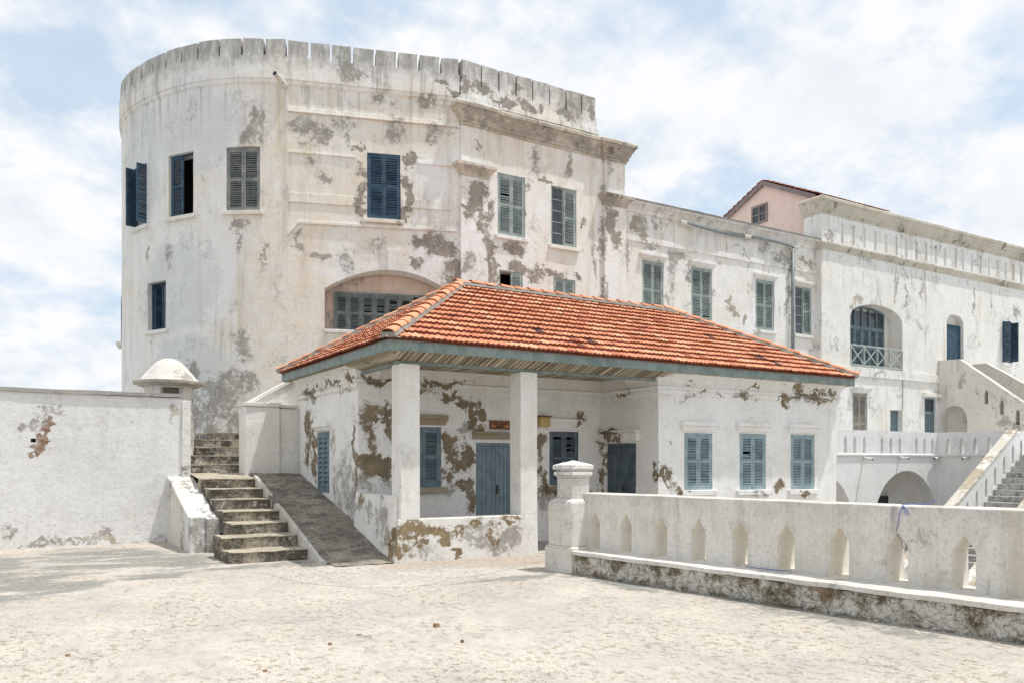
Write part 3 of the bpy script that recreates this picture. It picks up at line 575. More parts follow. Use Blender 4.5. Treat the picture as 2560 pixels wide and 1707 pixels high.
def win(parent, x, y, z, ang, w, h, mat, left=0, right=0, lmode='shutter', rmode='shutter', sill=True, lintel=None, rec=.05, fr=.045, nsl=9, plmat=None,
        name='window', broken=(), brokenr=(), label=None, sillw=.1, panels=2, lintmat=None, room=True, framemat=None):
    T = frame(x, y, z, ang)
    mb = MB(); F = framemat or mat
    for s0, s1, z0, z1 in [(0, fr, 0, h), (w - fr, w, 0, h), (fr, w - fr, h - fr, h), (fr, w - fr, 0, fr)]:
        mb.box(s0, s1, -rec - .05, -rec + .012, z0, z1, T)
    o = mb.build(name, F, parent)
    if label: o['label'] = label
    hw = (w - 2 * fr) / 2
    for side, mode, angv, br in (('L', lmode, left, broken), ('R', rmode, right, brokenr)):
        s0 = fr if side == 'L' else w - fr
        if mode in ('shutter',):
            TT = rot_leaf(T, s0, side, angv, -rec - .03)
            if side == 'R' and angv == 0:
                TT = (lambda TT2: (lambda s, d, hh: TT2(hw - .004 - s, d, hh)))(TT)
            q = lambda s, d, hh, TT=TT: TT(s, d, hh + fr)
            leaf(q, hw - .004, h - 2 * fr, 'shutter', mat, o, nsl=nsl, broken=br, panels=panels)
        elif mode == 'glass':
            g = MB(); a0 = s0 if side == 'L' else s0 - hw; n = 5
            for k in range(n + 1):
                zc = fr + (h - 2 * fr) * k / n; g.box(a0 + .03, a0 + hw - .03, -rec - .06, -rec - .035, zc - .012, zc + .012, T)
            g.box(a0, a0 + .035, -rec - .06, -rec - .025, fr, h - fr, T); g.box(a0 + hw - .035, a0 + hw, -rec - .06, -rec - .025, fr, h - fr, T)
            c = g.build('casement', mat, o)
            p = MB(); p.box(a0 + .03, a0 + hw - .03, -rec - .052, -rec - .046, fr, h - fr, T); p.build('pane', M['glass'], o)
    if room:
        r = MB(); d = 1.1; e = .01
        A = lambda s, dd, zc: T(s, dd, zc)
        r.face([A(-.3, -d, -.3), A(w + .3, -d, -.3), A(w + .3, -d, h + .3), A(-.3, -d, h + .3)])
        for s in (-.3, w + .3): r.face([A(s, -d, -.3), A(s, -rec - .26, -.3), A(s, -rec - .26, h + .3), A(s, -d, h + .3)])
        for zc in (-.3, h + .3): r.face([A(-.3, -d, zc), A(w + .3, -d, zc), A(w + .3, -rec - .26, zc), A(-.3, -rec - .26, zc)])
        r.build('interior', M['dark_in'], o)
    pm = plmat or M['clean']
    if sill:
        sb = MB(); sb.box(-.1, w + .1, -.02, sillw, -.115, -.005, T); sb.build('sill', pm, o, bevel=.012)
    if lintel:
        lb = MB(); z0, z1, pr = lintel; ex = .11
        lb.hexa([T(-ex + .04, -.02, z0), T(w + ex - .04, -.02, z0), T(w + ex - .04, pr * .45, z0), T(-ex + .04, pr * .45, z0)],
                [T(-ex, -.02, z1 - .09), T(w + ex, -.02, z1 - .09), T(w + ex, pr, z1 - .09), T(-ex, pr, z1 - .09)])
        lb.box(-ex - .012, w + ex + .012, -.02, pr + .012, z1 - .088, z1, T)
        lb.build('lintel', lintmat or pm, o, bevel=.008)
    return o
def door(parent, x, y, z, ang, w, h, mat, rec=.08, leaves=2, planks=4, label=None, handle=True, transom=0, room=True, fr=.06):
    T = frame(x, y, z, ang); mb = MB()
    for s0, s1, z0, z1 in [(0, fr, 0, h), (w - fr, w, 0, h), (fr, w - fr, h - fr, h)]: mb.box(s0, s1, -rec - .06, -rec + .015, z0, z1, T)
    if transom: mb.box(fr, w - fr, -rec - .06, -rec + .01, h - transom - fr, h - transom, T)
    o = mb.build('door', mat, parent)
    if label: o['label'] = label
    hw = (w - 2 * fr) / leaves; top = h - fr - (transom + fr if transom else 0)
    for i in range(leaves):
        l = MB(); s = fr + i * hw; pw = (hw - .012) / planks
        for k in range(planks): l.box(s + .004 + k * pw, s + .004 + (k + 1) * pw - .007, -rec - .04, -rec - .012 + random.uniform(-.003, .003), .01, top - .005, T)
        l.box(s + .004, s + hw - .006, -rec - .055, -rec - .038, .01, top - .005, T)
        for a, b in ((s + .004, s + .06), (s + hw - .06, s + hw - .006)): l.box(a, b, -rec - .014, -rec - .004, .01, top - .005, T)
        lo = l.build('door_leaf', mat, o)
        if handle and i == leaves - 1:
            hb = MB(); hb.box(s + .02, s + .055, -rec - .006, -rec + .02, 1.0, 1.18, T); hb.box(s + .02, s + .10, -rec + .018, -rec + .03, 1.08, 1.1, T); hb.build('handle', M['iron'], o)
    if transom:
        g = MB(); g.box(fr, w - fr, -rec - .05, -rec - .045, h - transom, h - fr, T); g.build('pane', M['glass'], o)
        g = MB()
        for k in (1, 2): s = fr + (w - 2 * fr) * k / 3; g.box(s - .015, s + .015, -rec - .05, -rec - .02, h - transom, h - fr, T)
        g.build('glazing_bar', mat, o)
    return o
from mathutils import noise as mnoise
def roughen(o, maxlen=.45, amp=.007, freq=1.6, passes=5):
    """hand-plastered walls: cut long edges and push vertices by a few millimetres"""
    bm = bmesh.new(); bm.from_mesh(o.data)
    for _ in range(passes):
        es = [e for e in bm.edges if e.calc_length() > maxlen]
        if not es: break
        bmesh.ops.subdivide_edges(bm, edges=es, cuts=1, use_grid_fill=True)
    pv = Vector(PIV[o.name])
    for v in bm.verts:
        p = v.co + pv
        v.co += Vector(mnoise.noise_vector(p * freq)) * amp + Vector(mnoise.noise_vector(p * freq * 4)) * amp * .45
    bm.to_mesh(o.data); bm.free(); return o
PY = lambda c: (lambda s, d: (s, c + d))      # wall facing -y
PX = lambda c: (lambda s, d: (c + d, s))      # wall facing -x
def poly(mb, pts, z0, z1): mb.prism([(p[0], p[1]) for p in pts], z0, z1, 'z')

# ================================================================== GROUND
GPOLY = [(-45, -45), (9, -45), (3.35, -8.3), (2.55, -2.2), (5.9, -.5), (11.35, -.5), (11.35, 7.6), (2.0, 7.6), (2.0, 10), (-3.2, 10), (-3.2, 6.2), (-45, 6.2)]
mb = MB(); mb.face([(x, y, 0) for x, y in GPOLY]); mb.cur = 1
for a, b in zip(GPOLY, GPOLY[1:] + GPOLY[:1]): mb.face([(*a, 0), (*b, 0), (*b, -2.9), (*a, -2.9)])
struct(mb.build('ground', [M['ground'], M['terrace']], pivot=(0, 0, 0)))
mb = MB(); mb.face([(-90, -70, -2.8), (110, -70, -2.8), (110, 90, -2.8), (-90, 90, -2.8)]); struct(mb.build('lower_court', M['court'], pivot=(0, 0, -2.8)))
mb = MB(); mb.face([(-4000, -4000, -9), (4000, -4000, -9), (4000, 4000, -9), (-4000, 4000, -9)]); struct(mb.build('sea', M['sea'], pivot=(0, 0, -9)))
# the newer, smoother patch of screed with its broken edge
mb = MB(); edge = [(-2.3, .15), (-2.12, -.2), (-2.05, -.7), (-1.98, -1.2), (-1.85, -1.62), (-1.6, -1.95), (-1.35, -2.25), (-1.0, -2.42), (-.7, -2.46), (-.35, -2.3), (0, -2.05), (.45, -1.95), (.9, -1.75), (1.5, -1.35), (1.9, -1.1), (2.8, -.9), (2.8, -.05), (-.1, -.05)]
pts = []
for a, b in zip(edge, edge[1:] + edge[:1]):
    for k in range(4):
        t = k / 4; x = a[0] + (b[0] - a[0]) * t; y = a[1] + (b[1] - a[1]) * t
        j = mnoise.noise_vector(Vector((x * 3, y * 3, 1))); pts.append((x + j.x * .05, y + j.y * .05))
poly(mb, pts, -.02, .005); struct(mb.build('screed_patch', M['patch'], pivot=(0, 0, 0)))
mb = MB(); poly(mb, [(.12, .1), (2.82, -.02), (5.72, -.02), (5.72, 1.9), (.12, 1.9)], -.02, .010); struct(mb.build('veranda_floor', M['patch'], pivot=(0, 0, 0)))

# ================================================================== LIBRARY
lib = thing('library_building', (5.7, 2.8, 0), 'small white library with orange tiled hip roof and two-pillar veranda, plaster flaking', 'building')
mb = MB()
wn = [(6.43, 7.23, 1.09, 2.27, 2.27, 'rect'), (8.04, 8.86, 1.07, 2.29, 2.29, 'rect'), (9.67, 10.49, 1.05, 2.30, 2.30, 'rect')]
wall(mb, PY(.05), 5.73, 11.27, -2.9, 3.5, .3, wn, reveal=.3)
wall(mb, PX(5.73), .05, 1.93, 0, 3.5, .3, [(.74, 1.74, 0, 2.07, 2.07, 'rect')], back=False, ends=False, top=False)
wall(mb, PY(1.93), .1, 5.73, 0, 3.5, .3, [(1.01, 1.81, 1.18, 2.35, 2.35, 'rect'), (2.58, 3.52, 0, 2.06, 2.06, 'rect'), (4.36, 5.12, 1.18, 2.32, 2.32, 'rect')], back=False, ends=False, top=False)
wall(mb, PX(.1), 1.93, 5.5, 0, 3.5, .3, [(3.54, 4.25, 1.05, 2.28, 2.28, 'rect')], back=False, ends=False, top=False)
mb.face([(.1, 5.5, 0), (11.27, 5.5, -2.9), (11.27, 5.5, 3.5), (.1, 5.5, 3.5)]); mb.face([(11.27, .05, -2.9), (11.27, 5.5, -2.9), (11.27, 5.5, 3.5), (11.27, .05, 3.5)])
roughen(mb.build('wall', M['library'], lib), .5, .008)
mb = MB(); prof = [(0, 3.02), (.055, 3.05), (.055, 3.12), (.04, 3.13), (.09, 3.165), (.09, 3.195), (.06, 3.21), (.07, 3.30), (.11, 3.38), (.17, 3.44), (.20, 3.46), (.20, 3.53), (0, 3.53)]
sweep(mb, [(5.73, 1.0), (5.73, .05), (11.27, .05), (11.27, 5.5)], prof); sweep(mb, [(.1, 5.5), (.1, 1.93 + .0), (.5, 1.93)], prof)
sweep(mb, [(.52, 1.93), (5.73, 1.93), (5.73, 1.02)], [(0, 3.04), (.02, 3.05), (.02, 3.15), (.045, 3.17), (.045, 3.2), (.02, 3.21), (.03, 3.44), (0, 3.44)])
roughen(mb.build('cornice', M['library'], lib), .5, .005)
# veranda pillars, parapets, beam
for x0, x1 in ((.10, .45), (2.43, 2.79)):
    mb = MB(); mb.box(x0, x1, .0, .38, .70, 3.29); roughen(mb.build('pillar', M['clean'], lib, bevel=.012), .5, .006)
mb = MB(); mb.hexa([(0 - .03, -.02, -.05), (2.80, -.02, -.05), (2.80, .38, -.05), (0 - .03, .38, -.05)], [(.06, .0, .715), (2.79, .0, .715), (2.79, .38, .715), (.06, .38, .715)])
o = roughen(mb.build('front_parapet', M['veranda'], lib, bevel=.015), .4, .008)
mb = MB(); mb.hexa([(-.02, .383, -.05), (.30, .383, -.05), (.30, 1.925, -.05), (-.02, 1.925, -.05)], [(.04, .383, 1.10), (.29, .383, 1.10), (.29, 1.925, 1.10), (.04, 1.925, 1.10)])
mb.hexa([(-.02, .10, .3), (.097, .10, .3), (.097, .382, .3), (-.02, .382, .3)], [(.04, .10, 1.10), (.097, .10, 1.10), (.097, .382, 1.10), (.04, .382, 1.10)])
roughen(mb.build('side_parapet', M['veranda'], lib, bevel=.012), .4, .007)
mb = MB(); mb.box(.05, 5.72, .03, .13, 3.29, 3.335); mb.box(.13, .22, .135, 1.92, 3.29, 3.335); mb.build('beam', M['fascia'], lib)
# soffit: sloping boards outside the beam, level ceiling inside
mb = MB(); mb.face([(-.22, -.32, 3.452), (5.98, -.32, 3.452), (5.70, .04, 3.336), (.14, .04, 3.336)]); mb.face([(-.22, -.32, 3.452), (.14, .04, 3.336), (.14, 1.93, 3.336), (-.22, 1.93, 3.452)])
mb.face([(-.22, 1.93, 3.452), (-.22, 5.6, 3.452), (.1, 5.6, 3.452), (.1, 1.93, 3.452)]); mb.face([(5.7, -.32, 3.452), (11.38, -.32, 3.452), (11.38, .0, 3.452), (5.7, .0, 3.452)])
mb.face([(.1, .05, 3.447), (5.73, .05, 3.447), (5.73, 1.93, 3.447), (.1, 1.93, 3.447)])
mb.build('soffit', M['plank'], lib)
mb = MB(); k = 0
for x in [(-.2 + .098 * i) for i in range(1, 62)]:
    xa = x; xb = x
    if x > 5.7: continue
    y1 = .03 if x > .14 else -.32 + (x + .22)
    mb.box(xa - .004, xa + .004, 0, 1, 0, 1, lambda a, b, c, x=x, y1=y1: (a, -.32 + (y1 + .32) * b, 3.449 - .116 * ((y1 + .32) * b / .36) - .006 * c))
mb.build('board_joint', M['hole'], lib)
# roof
roof = thing('roof', (5.6, 2.66, 3.44), '', ''); roof.parent = lib; del roof['label']; del roof['category']; roof.location = (5.6 - 5.7, 2.66 - 2.8, 3.44)
bpy.data.objects.remove(roof)
EX0, EX1, EY0, EY1, EZ, RZ, RX0, RX1, RY = -.28, 11.43, -.385, 5.70, 3.625, 5.33, 2.60, 8.45, 2.66
mb = MB()
C4 = [(EX0, EY0, EZ - .02), (EX1, EY0, EZ - .02), (EX1, EY1, EZ - .02), (EX0, EY1, EZ - .02)]; RA = (RX0, RY, RZ - .03); RB = (RX1, RY, RZ - .03)
mb.tint = []
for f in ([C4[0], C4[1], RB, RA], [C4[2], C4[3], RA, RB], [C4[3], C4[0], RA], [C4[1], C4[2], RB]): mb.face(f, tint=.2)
def tile_slope(mb, O, ea, su, length, inL, inR, rows, colw=.205, det=8):
    O = Vector(O); ea = Vector(ea); su = Vector(su); SL = su.length; eu = su.normalized(); en = ea.cross(eu).normalized()
    if en.z < 0: en = -en
    prof = [0, .014, .013, .002, .002, .016, .020, .008]
    rw = SL / rows
    for r in range(rows):
        u0 = r * rw - (.03 if r == 0 else .012); u1 = min(SL, (r + 1) * rw + .01)
        aL0, aR0 = inL * max(0, u0) / SL, length - inR * max(0, u0) / SL
        off = 0
        n = int(length / colw) + 1; run = 0; rt = .5
        for c in range(n):
            a0 = c * colw; 
            if a0 + colw < aL0 or a0 > aR0: continue
            t = min(1, max(0.07, random.gauss(.52, .15))); 
            q = random.random()
            if q < .004: t = random.uniform(0.02, .05)
            elif q < .06: t = random.uniform(.1, .25)
            elif q < .12: t = random.uniform(.85, 1)
            lift = random.uniform(-.005, .007); slip = random.uniform(-.008, .008)
            for k in range(det):
                xa = a0 + colw * k / det; xb = a0 + colw * (k + 1) / det
                ha, hb = prof[k] * 1.15, (prof[(k + 1) % det]) * 1.15
                P = lambda a, u, h: tuple(O + ea * max(inL * max(u, 0) / SL, min(length - inR * max(u, 0) / SL, a)) + eu * u + en * h)
                lo = .055 + lift
                p0 = P(xa, u0 + slip, ha + lo); p1 = P(xb, u0 + slip, hb + lo); p2 = P(xb, u1, hb + .006); p3 = P(xa, u1, ha + .006)
                if (Vector(p0) - Vector(p1)).length < 1e-4: continue
                mb.face([p0, p1, p2, p3], tint=t)
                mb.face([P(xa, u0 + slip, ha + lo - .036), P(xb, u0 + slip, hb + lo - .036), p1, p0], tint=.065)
dz = RZ - EZ
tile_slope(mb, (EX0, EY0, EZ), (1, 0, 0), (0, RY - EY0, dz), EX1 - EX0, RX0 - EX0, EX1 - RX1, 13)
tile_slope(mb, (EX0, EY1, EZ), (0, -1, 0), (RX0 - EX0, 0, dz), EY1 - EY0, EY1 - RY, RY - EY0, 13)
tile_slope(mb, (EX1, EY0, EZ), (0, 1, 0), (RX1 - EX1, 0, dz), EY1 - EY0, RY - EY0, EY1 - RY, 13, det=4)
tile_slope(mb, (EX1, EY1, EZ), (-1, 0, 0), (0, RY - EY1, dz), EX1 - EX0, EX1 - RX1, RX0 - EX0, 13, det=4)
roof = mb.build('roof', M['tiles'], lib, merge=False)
def cap_run(P, Q, seg=.345, r=.115, name='hip_tiles', lift=.05):
    P = Vector(P); Q = Vector(Q); d = (Q - P).normalized(); side = d.cross(Vector((0, 0, 1))).normalized(); up = side.cross(d).normalized()
    n = int((Q - P).length / seg); seg = (Q - P).length / n; mb = MB()
    for i in range(n):
        a = P + d * (seg * i - .02); b = P + d * (seg * (i + 1) + .03); t = min(.95, max(.3, random.gauss(.62, .12))); j = random.uniform(-.008, .008)
        ra, rb = r + .012, r - .012; ring = lambda c, rr, h: [c + side * (rr * math.cos(q)) + up * (rr * .56 * math.sin(q) + h + j) for q in [math.pi * k / 8 for k in range(9)]]
        A = ring(a, ra, lift + .012); B = ring(b, rb, lift - .004); A2 = ring(a, ra - .02, lift + .008)
        for k in range(8):
            mb.face([A[k], A[k + 1], B[k + 1], B[k]], tint=t); mb.face([A2[k], A2[k + 1], A[k + 1], A[k]], tint=max(.1, t - .3))
    mb.build(name, M['tiles'], roof, merge=False)
    m2 = MB(); w_ = .135
    pts = [P + d * (-.02), Q]
    a, b = pts; q = lambda c: [tuple(c + side * w_ - up * .01), tuple(c - side * w_ - up * .01), tuple(c - side * (w_ - .03) + up * .07), tuple(c + side * (w_ - .03) + up * .07)]
    m2.hexa(q(a), q(b)); roughen(m2.build('mortar', M['mortar'], roof), .12, .02, 6)
cap_run((EX0, EY0, EZ + .02), (RX0, RY, RZ)); cap_run((EX0, EY1, EZ + .02), (RX0, RY, RZ)); cap_run((EX1, EY0, EZ + .02), (RX1, RY, RZ)); cap_run((EX1, EY1, EZ + .02), (RX1, RY, RZ))
cap_run((RX0 - .1, RY, RZ + .01), (RX1 + .1, RY, RZ + .01), name='ridge_tiles')
mb = MB(); mb.hexa([(-.36, -.46, 3.63), (-.10, -.44, 3.63), (-.05, -.20, 3.66), (-.33, -.22, 3.66)], [(-.30, -.38, 3.73), (-.14, -.37, 3.74), (-.06, -.20, 3.83), (-.24, -.2, 3.82)])
roughen(mb.build('mortar', M['mortar'], roof), .08, .03, 7)
for nm, bx in (('a', (-.25, 5.05, -.355, -.322, 3.445, 3.625)), ('b', (5.055, 11.4, -.352, -.32, 3.44, 3.62)), ('c', (-.253, -.222, -.321, 5.67, 3.445, 3.625)), ('d', (11.37, 11.402, -.319, 5.67, 3.44, 3.62)), ('e', (-.22, 11.37, 5.64, 5.67, 3.44, 3.62))):
    mb = MB(); mb.box(*bx); roughen(mb.build('fascia_board', M['fascia'], lib, bevel=.004), .8, .006)
# windows and doors of the library
for x, z, w_, h_, br in ((6.43, 1.09, .80, 1.18, ()), (8.04, 1.07, .82, 1.22, (11,)), (9.67, 1.05, .82, 1.25, ())):
    win(lib, x, .05, z, 0, w_, h_, M['blue_lt'], lintel=(h_ + .03, h_ + .23, .09), nsl=8, plmat=M['library'], broken=br, sillw=.08, rec=.015)
win(lib, 1.01, 1.93, 1.18, 0, .80, 1.17, M['blue'], lintel=(1.205, 1.40, .07), nsl=8, plmat=M['lintelbrown'], rec=.02)
win(lib, 4.36, 1.93, 1.18, 0, .76, 1.14, M['blue_shade'], lintel=(1.17, 1.41, .10), nsl=8, plmat=M['library'], broken=(16,), brokenr=(16, 13, 11), rec=.02, label='dark blue window with broken slats in its shutters')
win(lib, .1, 4.25, 1.05, R(-90), .71, 1.23, M['blue'], lintel=(1.25, 1.42, .10), nsl=10, panels=1, plmat=M['library'], sill=False, rec=.0)
door(lib, 2.58, 1.93, .02, 0, .94, 2.04, M['blue_door'], rec=.03, label='faded blue double door of narrow planks')
door(lib, 5.73, 1.74, .02, R(-90), 1.0, 2.05, M['blue_shade'], rec=.05, label='dark slate blue door in the side of the projecting block')
for (x, y, ang, w_, z0, z1, m_) in ((2.50, 1.93, 0, 1.10, 2.13, 2.28, 'lintelbrown'), (5.73, 2.02 - .1, R(-90), 1.27, 2.12, 2.35, 'library')):
    T = frame(x, y, 0, ang); mb = MB(); mb.box(0, w_, -.01, .07, z0, z1 - .05, T); mb.box(-.015, w_ + .015, -.01, .095, z1 - .048, z1, T); roughen(mb.build('lintel', M[m_], lib, bevel=.01), .3, .006)

# sign and box
T = frame(2.89, 1.93, 2.335, 0)
sg = thing('wooden_sign', (3.13, 1.9, 2.34), 'small red brown wooden plaque lettered CHILDREN\'S LIBRARY on the flaking veranda wall', 'sign')
mb = MB()
for b in ((0, .48, 0, .025), (0, .48, .15, .175), (0, .028, .025, .15), (.452, .48, .025, .15)): mb.box(b[0], b[1], .0, .045, b[2], b[3], T)
mb.build('sign_frame', M['signwood'], sg, bevel=.005)
mb = MB(); mb.box(.028, .452, .0, .022, .025, .15, T); mb.build('sign_board', M['signface'], sg)
def text(s, x, y, z, size, parent, mat, name='lettering'):
    cu = bpy.data.curves.new(name, 'FONT'); cu.body = s; cu.size = size; cu.align_x = 'CENTER'; cu.extrude = .003; cu.offset = .0012
    ob = bpy.data.objects.new(name, cu); col.objects.link(ob); dg = bpy.context.evaluated_depsgraph_get()
    me = bpy.data.meshes.new_from_object(ob.evaluated_get(dg)); bpy.data.objects.remove(ob); me.materials.clear(); me.materials.append(mat)
    o = bpy.data.objects.new(name, me); col.objects.link(o); o.parent = parent; pp = PIV[parent.name]
    o.rotation_euler = (R(90), 0, 0); o.location = (x - pp[0], y - pp[1], z - pp[2]); PIV[o.name] = (x, y, z); return o
text("CHILDREN'S", 3.13, 1.9035, 2.425, .066, sg, M['ink']); text("LIBRARY", 3.13, 1.9035, 2.372, .060, sg, M['ink'])
eb = thing('electrical_box', (4.18, 1.85, 2.40), 'ochre yellow box fixed beside the second veranda pillar, high on the wall', 'electrical box')
mb = MB(); mb.box(4.05, 4.30, 1.79, 1.93, 2.41, 2.61); mb.build('casing', M['ochre'], eb, bevel=.01)
mb = MB(); mb.box(4.03, 4.32, 1.76, 1.93, 2.615, 2.635); mb.build('lid', M['signwood'], eb)
mb = MB(); mb.box(4.21, 4.235, 1.782, 1.79, 2.49, 2.525); mb.build('switch', M['pipe'], eb)

# ================================================================== ROUND TOWER
tw = thing('round_tower', (4.5, 13, -2.9), 'tall whitewashed round tower with slit parapet, louvred windows and flaking grey plaster', 'tower')
mb = MB(); brk = [TS[i] for i in range(len(TS))]
Htow = [(5.54, 6.49, 8.57, 10.33, 10.33, 'rect'), (7.52, 8.48, 8.57, 10.33, 10.33, 'rect'), (9.55, 10.28, 8.57, 10.36, 10.36, 'rect'), (8.61, 9.49, 5.46, 6.84, 6.84, 'rect')]
wall(mb, TPt, 4.8, TS[-1], -2.9, 12.7, .45, Htow, breaks=brk, back=False)
PP = TPt
Hpan = [(1.69, 2.63, 8.53, 10.39, 10.39, 'rect'), (.12, 3.79, 5.37, 6.50, 7.10, 'seg')]
wall(mb, PP, 0, 4.8, -2.9, 12.7, .45, Hpan, breaks=[1, 2, 3, 4], back=False, reveal=.55, nseg=24)
Hr = [(6.98, 7.95, 8.43, 10.29, 10.29, 'rect'), (8.90, 9.87, 8.40, 10.24, 10.24, 'rect'), (7.03, 7.87, 6.28, 7.39, 7.39, 'rect'), (8.99, 9.83, 6.28, 7.39, 7.39, 'rect')]
wall(mb, PY(8.55), 5.66, 11.79, -2.9, 12.15, .45, Hr, back=False)
mb.face([(11.79, 8.55, -2.9), (11.79, 21, -2.9), (11.79, 21, 12.1), (11.79, 8.55, 12.1)]); mb.face([(11.79, 21, -2.9), (2.5, 21.2, -2.9), (2.5, 21.2, 12.1), (11.79, 21, 12.1)])
mb.face([(x, y, 12.1) for x, y in [TPt(s, .02) for s in [4.8 + .35 * k for k in range(43)]]] + [(11.75, 20.9, 12.1), (11.75, 8.6, 12.1), (5.7, 8.7, 12.1)])
roughen(mb.build('wall', M['tower'], tw), .55, .014, 1.0)
# arch recess back wall and its louvred screen
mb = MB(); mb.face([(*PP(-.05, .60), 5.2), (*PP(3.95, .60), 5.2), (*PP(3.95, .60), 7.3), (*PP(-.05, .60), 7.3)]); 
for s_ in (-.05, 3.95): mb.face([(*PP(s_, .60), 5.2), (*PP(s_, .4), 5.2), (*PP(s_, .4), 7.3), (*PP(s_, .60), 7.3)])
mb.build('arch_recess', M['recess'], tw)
mb = MB(); mb.hexa([(*PP(3.80, -.06), 5.27), (*PP(.1, -.06), 5.27), (*PP(.1, .5), 5.27), (*PP(3.80, .5), 5.27)], [(*PP(3.80, -.06), 5.36), (*PP(.1, -.06), 5.36), (*PP(.1, .5), 5.36), (*PP(3.80, .5), 5.36)]); mb.build('arch_sill', M['clean'], tw, bevel=.01)
mb = MB(); a = PP(2.06, -.05); mb.hexa([(*PP(2.05, -.06), 7.09), (*PP(1.74, -.06), 7.09), (*PP(1.74, .02), 7.09), (*PP(2.05, .02), 7.09)], [(*PP(2.07, -.06), 7.70), (*PP(1.72, -.06), 7.70), (*PP(1.72, .02), 7.70), (*PP(2.07, .02), 7.70)]); mb.build('keystone', M['clean'], tw, bevel=.01)
pa = PP(3.5, .55); pb = PP(.2, .55); ang = math.atan2(pb[1] - pa[1], pb[0] - pa[0]); T = frame(pa[0], pa[1], 5.38, ang); W_ = math.hypot(pb[0] - pa[0], pb[1] - pa[1]); nl = 9; pw = W_ / nl
mb = MB()
mb.box(-.03, W_, -.03, .04, 1.08, 1.15, T); mb.box(-.03, W_, -.03, .04, -.02, .04, T)
for k in range(nl + 1): mb.box(k * pw - .03, k * pw + .03, -.03, .045, .04, 1.08, T)
mb.box(-.03, W_, -.035, -.032, 0, 1.1, T)
sc = mb.build('window', M['archsh'], tw); lab(sc, 'long row of weathered louvred shutters under the wide arch')
mb = MB(); mb.box(0, W_, -.034, -.031, .0, 1.1, T); mb.build('interior', M['dark_in'], sc)
for k in range(nl):
    TT = (lambda T, k: (lambda s, d, h: T(k * pw + .035 + s, d - .02, h + .04)))(T, k)
    if k < 6: leaf(TT, pw - .07, 1.04, 'shutter', M['archsh'], sc, nsl=8, panels=2, broken=() if k < 2 else (9, 12) if k < 4 else (1, 2, 3, 9, 10, 14, 15) if k < 6 else (1, 2, 3, 4, 5, 9, 10, 11, 13))
# string courses on the flat panel
def band(s0, s1, z0, z1, off=.045, name='string_course', mat='tower'):
    mb = MB(); n = 5
    for k in range(n):
        a = s0 + (s1 - s0) * k / n; b = s0 + (s1 - s0) * (k + 1) / n
        mb.hexa([(*PP(a, -off), z0), (*PP(b, -off), z0), (*PP(b, .03), z0), (*PP(a, .03), z0)], [(*PP(a, -off * .8), z1), (*PP(b, -off * .8), z1), (*PP(b, .03), z1), (*PP(a, .03), z1)])
    return mb.build(name, M[mat], tw, bevel=.01)
band(0, 4.78, 11.32, 11.40, .07); band(0, 4.78, 11.402, 11.47, .045)
band(2.94, 4.78, 10.20, 10.27, .035); band(.2, 1.22, 10.18, 10.29, .04)
band(2.81, 4.78, 8.84, 9.11, .03); band(.2, 1.63, 8.91, 9.16, .03)
mb = MB(); hp = [(4.80, 7.92), (4.51, 8.29), (.08, 8.34)]
for (a, za), (b, zb) in zip(hp, hp[1:]):
    mb.hexa([(*PP(a, -.05), za - .04), (*PP(b, -.05), zb - .04), (*PP(b, .02), zb - .04), (*PP(a, .02), za - .04)], [(*PP(a, -.05), za + .04), (*PP(b, -.05), zb + .04), (*PP(b, .02), zb + .04), (*PP(a, .02), za + .04)])
mb.build('hood_mould', M['tower'], tw, bevel=.01)
mb = MB(); mb.hexa([(*TPt(4.83, -.022), 7.95), (*TPt(4.77, -.022), 7.95), (*TPt(4.77, .02), 7.95), (*TPt(4.83, .02), 7.95)], [(*TPt(4.83, -.022), 12.8), (*TPt(4.77, -.022), 12.8), (*TPt(4.77, .02), 12.8), (*TPt(4.83, .02), 12.8)]); roughen(mb.build('corner_bead', M['tower'], tw), .3, .008, 3)
# band below the parapet, cornice, pilasters
mb = MB(); sweep(mb, [TPt(s) for s in [4.8 + (TS[-1] - 4.8) * k / 80 for k in range(81)]], [(0, 12.04), (.05, 12.09), (.05, 12.2), (0, 12.22)], side=-1)
sweep(mb, [PP(4.78, 0), PP(.0, 0), (5.80, 8.52)][::-1], [(0, 12.04), (.05, 12.09), (.05, 12.2), (0, 12.22)], side=-1)
roughen(mb.build('parapet_band', M['tower'], tw), .5, .006)
cp = [(0, 11.42), (.03, 11.43), (.03, 11.50), (.07, 11.51), (.07, 11.58), (.11, 11.62), (.14, 11.72), (.22, 11.83), (.225, 11.88), (.28, 11.89), (.28, 11.98), (.22, 12.04), (0, 12.10)]
mb = MB(); sweep(mb, [(5.72, 8.75), (5.72, 8.47), (6.62, 8.47), (6.62, 8.55), (10.9, 8.55), (10.9, 8.47), (11.82, 8.47), (11.82, 12)], cp); roughen(mb.build('cornice', M['cornice'], tw), .3, .012, 2.5)
for x0, x1 in ((5.70, 6.60), (10.92, 11.80)):
    mb = MB(); mb.box(x0, x1, 8.45, 8.56, -2.9, 9.96); mb.box(x0 + .02, x1 - .02, 8.48, 8.56, 10.3, 11.42); pl = roughen(mb.build('pilaster', M['tower'], tw), .5, .008)
    mb = MB(); sweep(mb, [(x0, 8.60), (x0, 8.45), (x1, 8.45), (x1, 8.60)], [(0, 9.94), (.03, 9.96), (.03, 10.0), (.06, 10.06), (.16, 10.18), (.20, 10.2), (.20, 10.29), (.0, 10.36)]); roughen(mb.build('capital', M['cornice'], pl), .25, .008, 3)
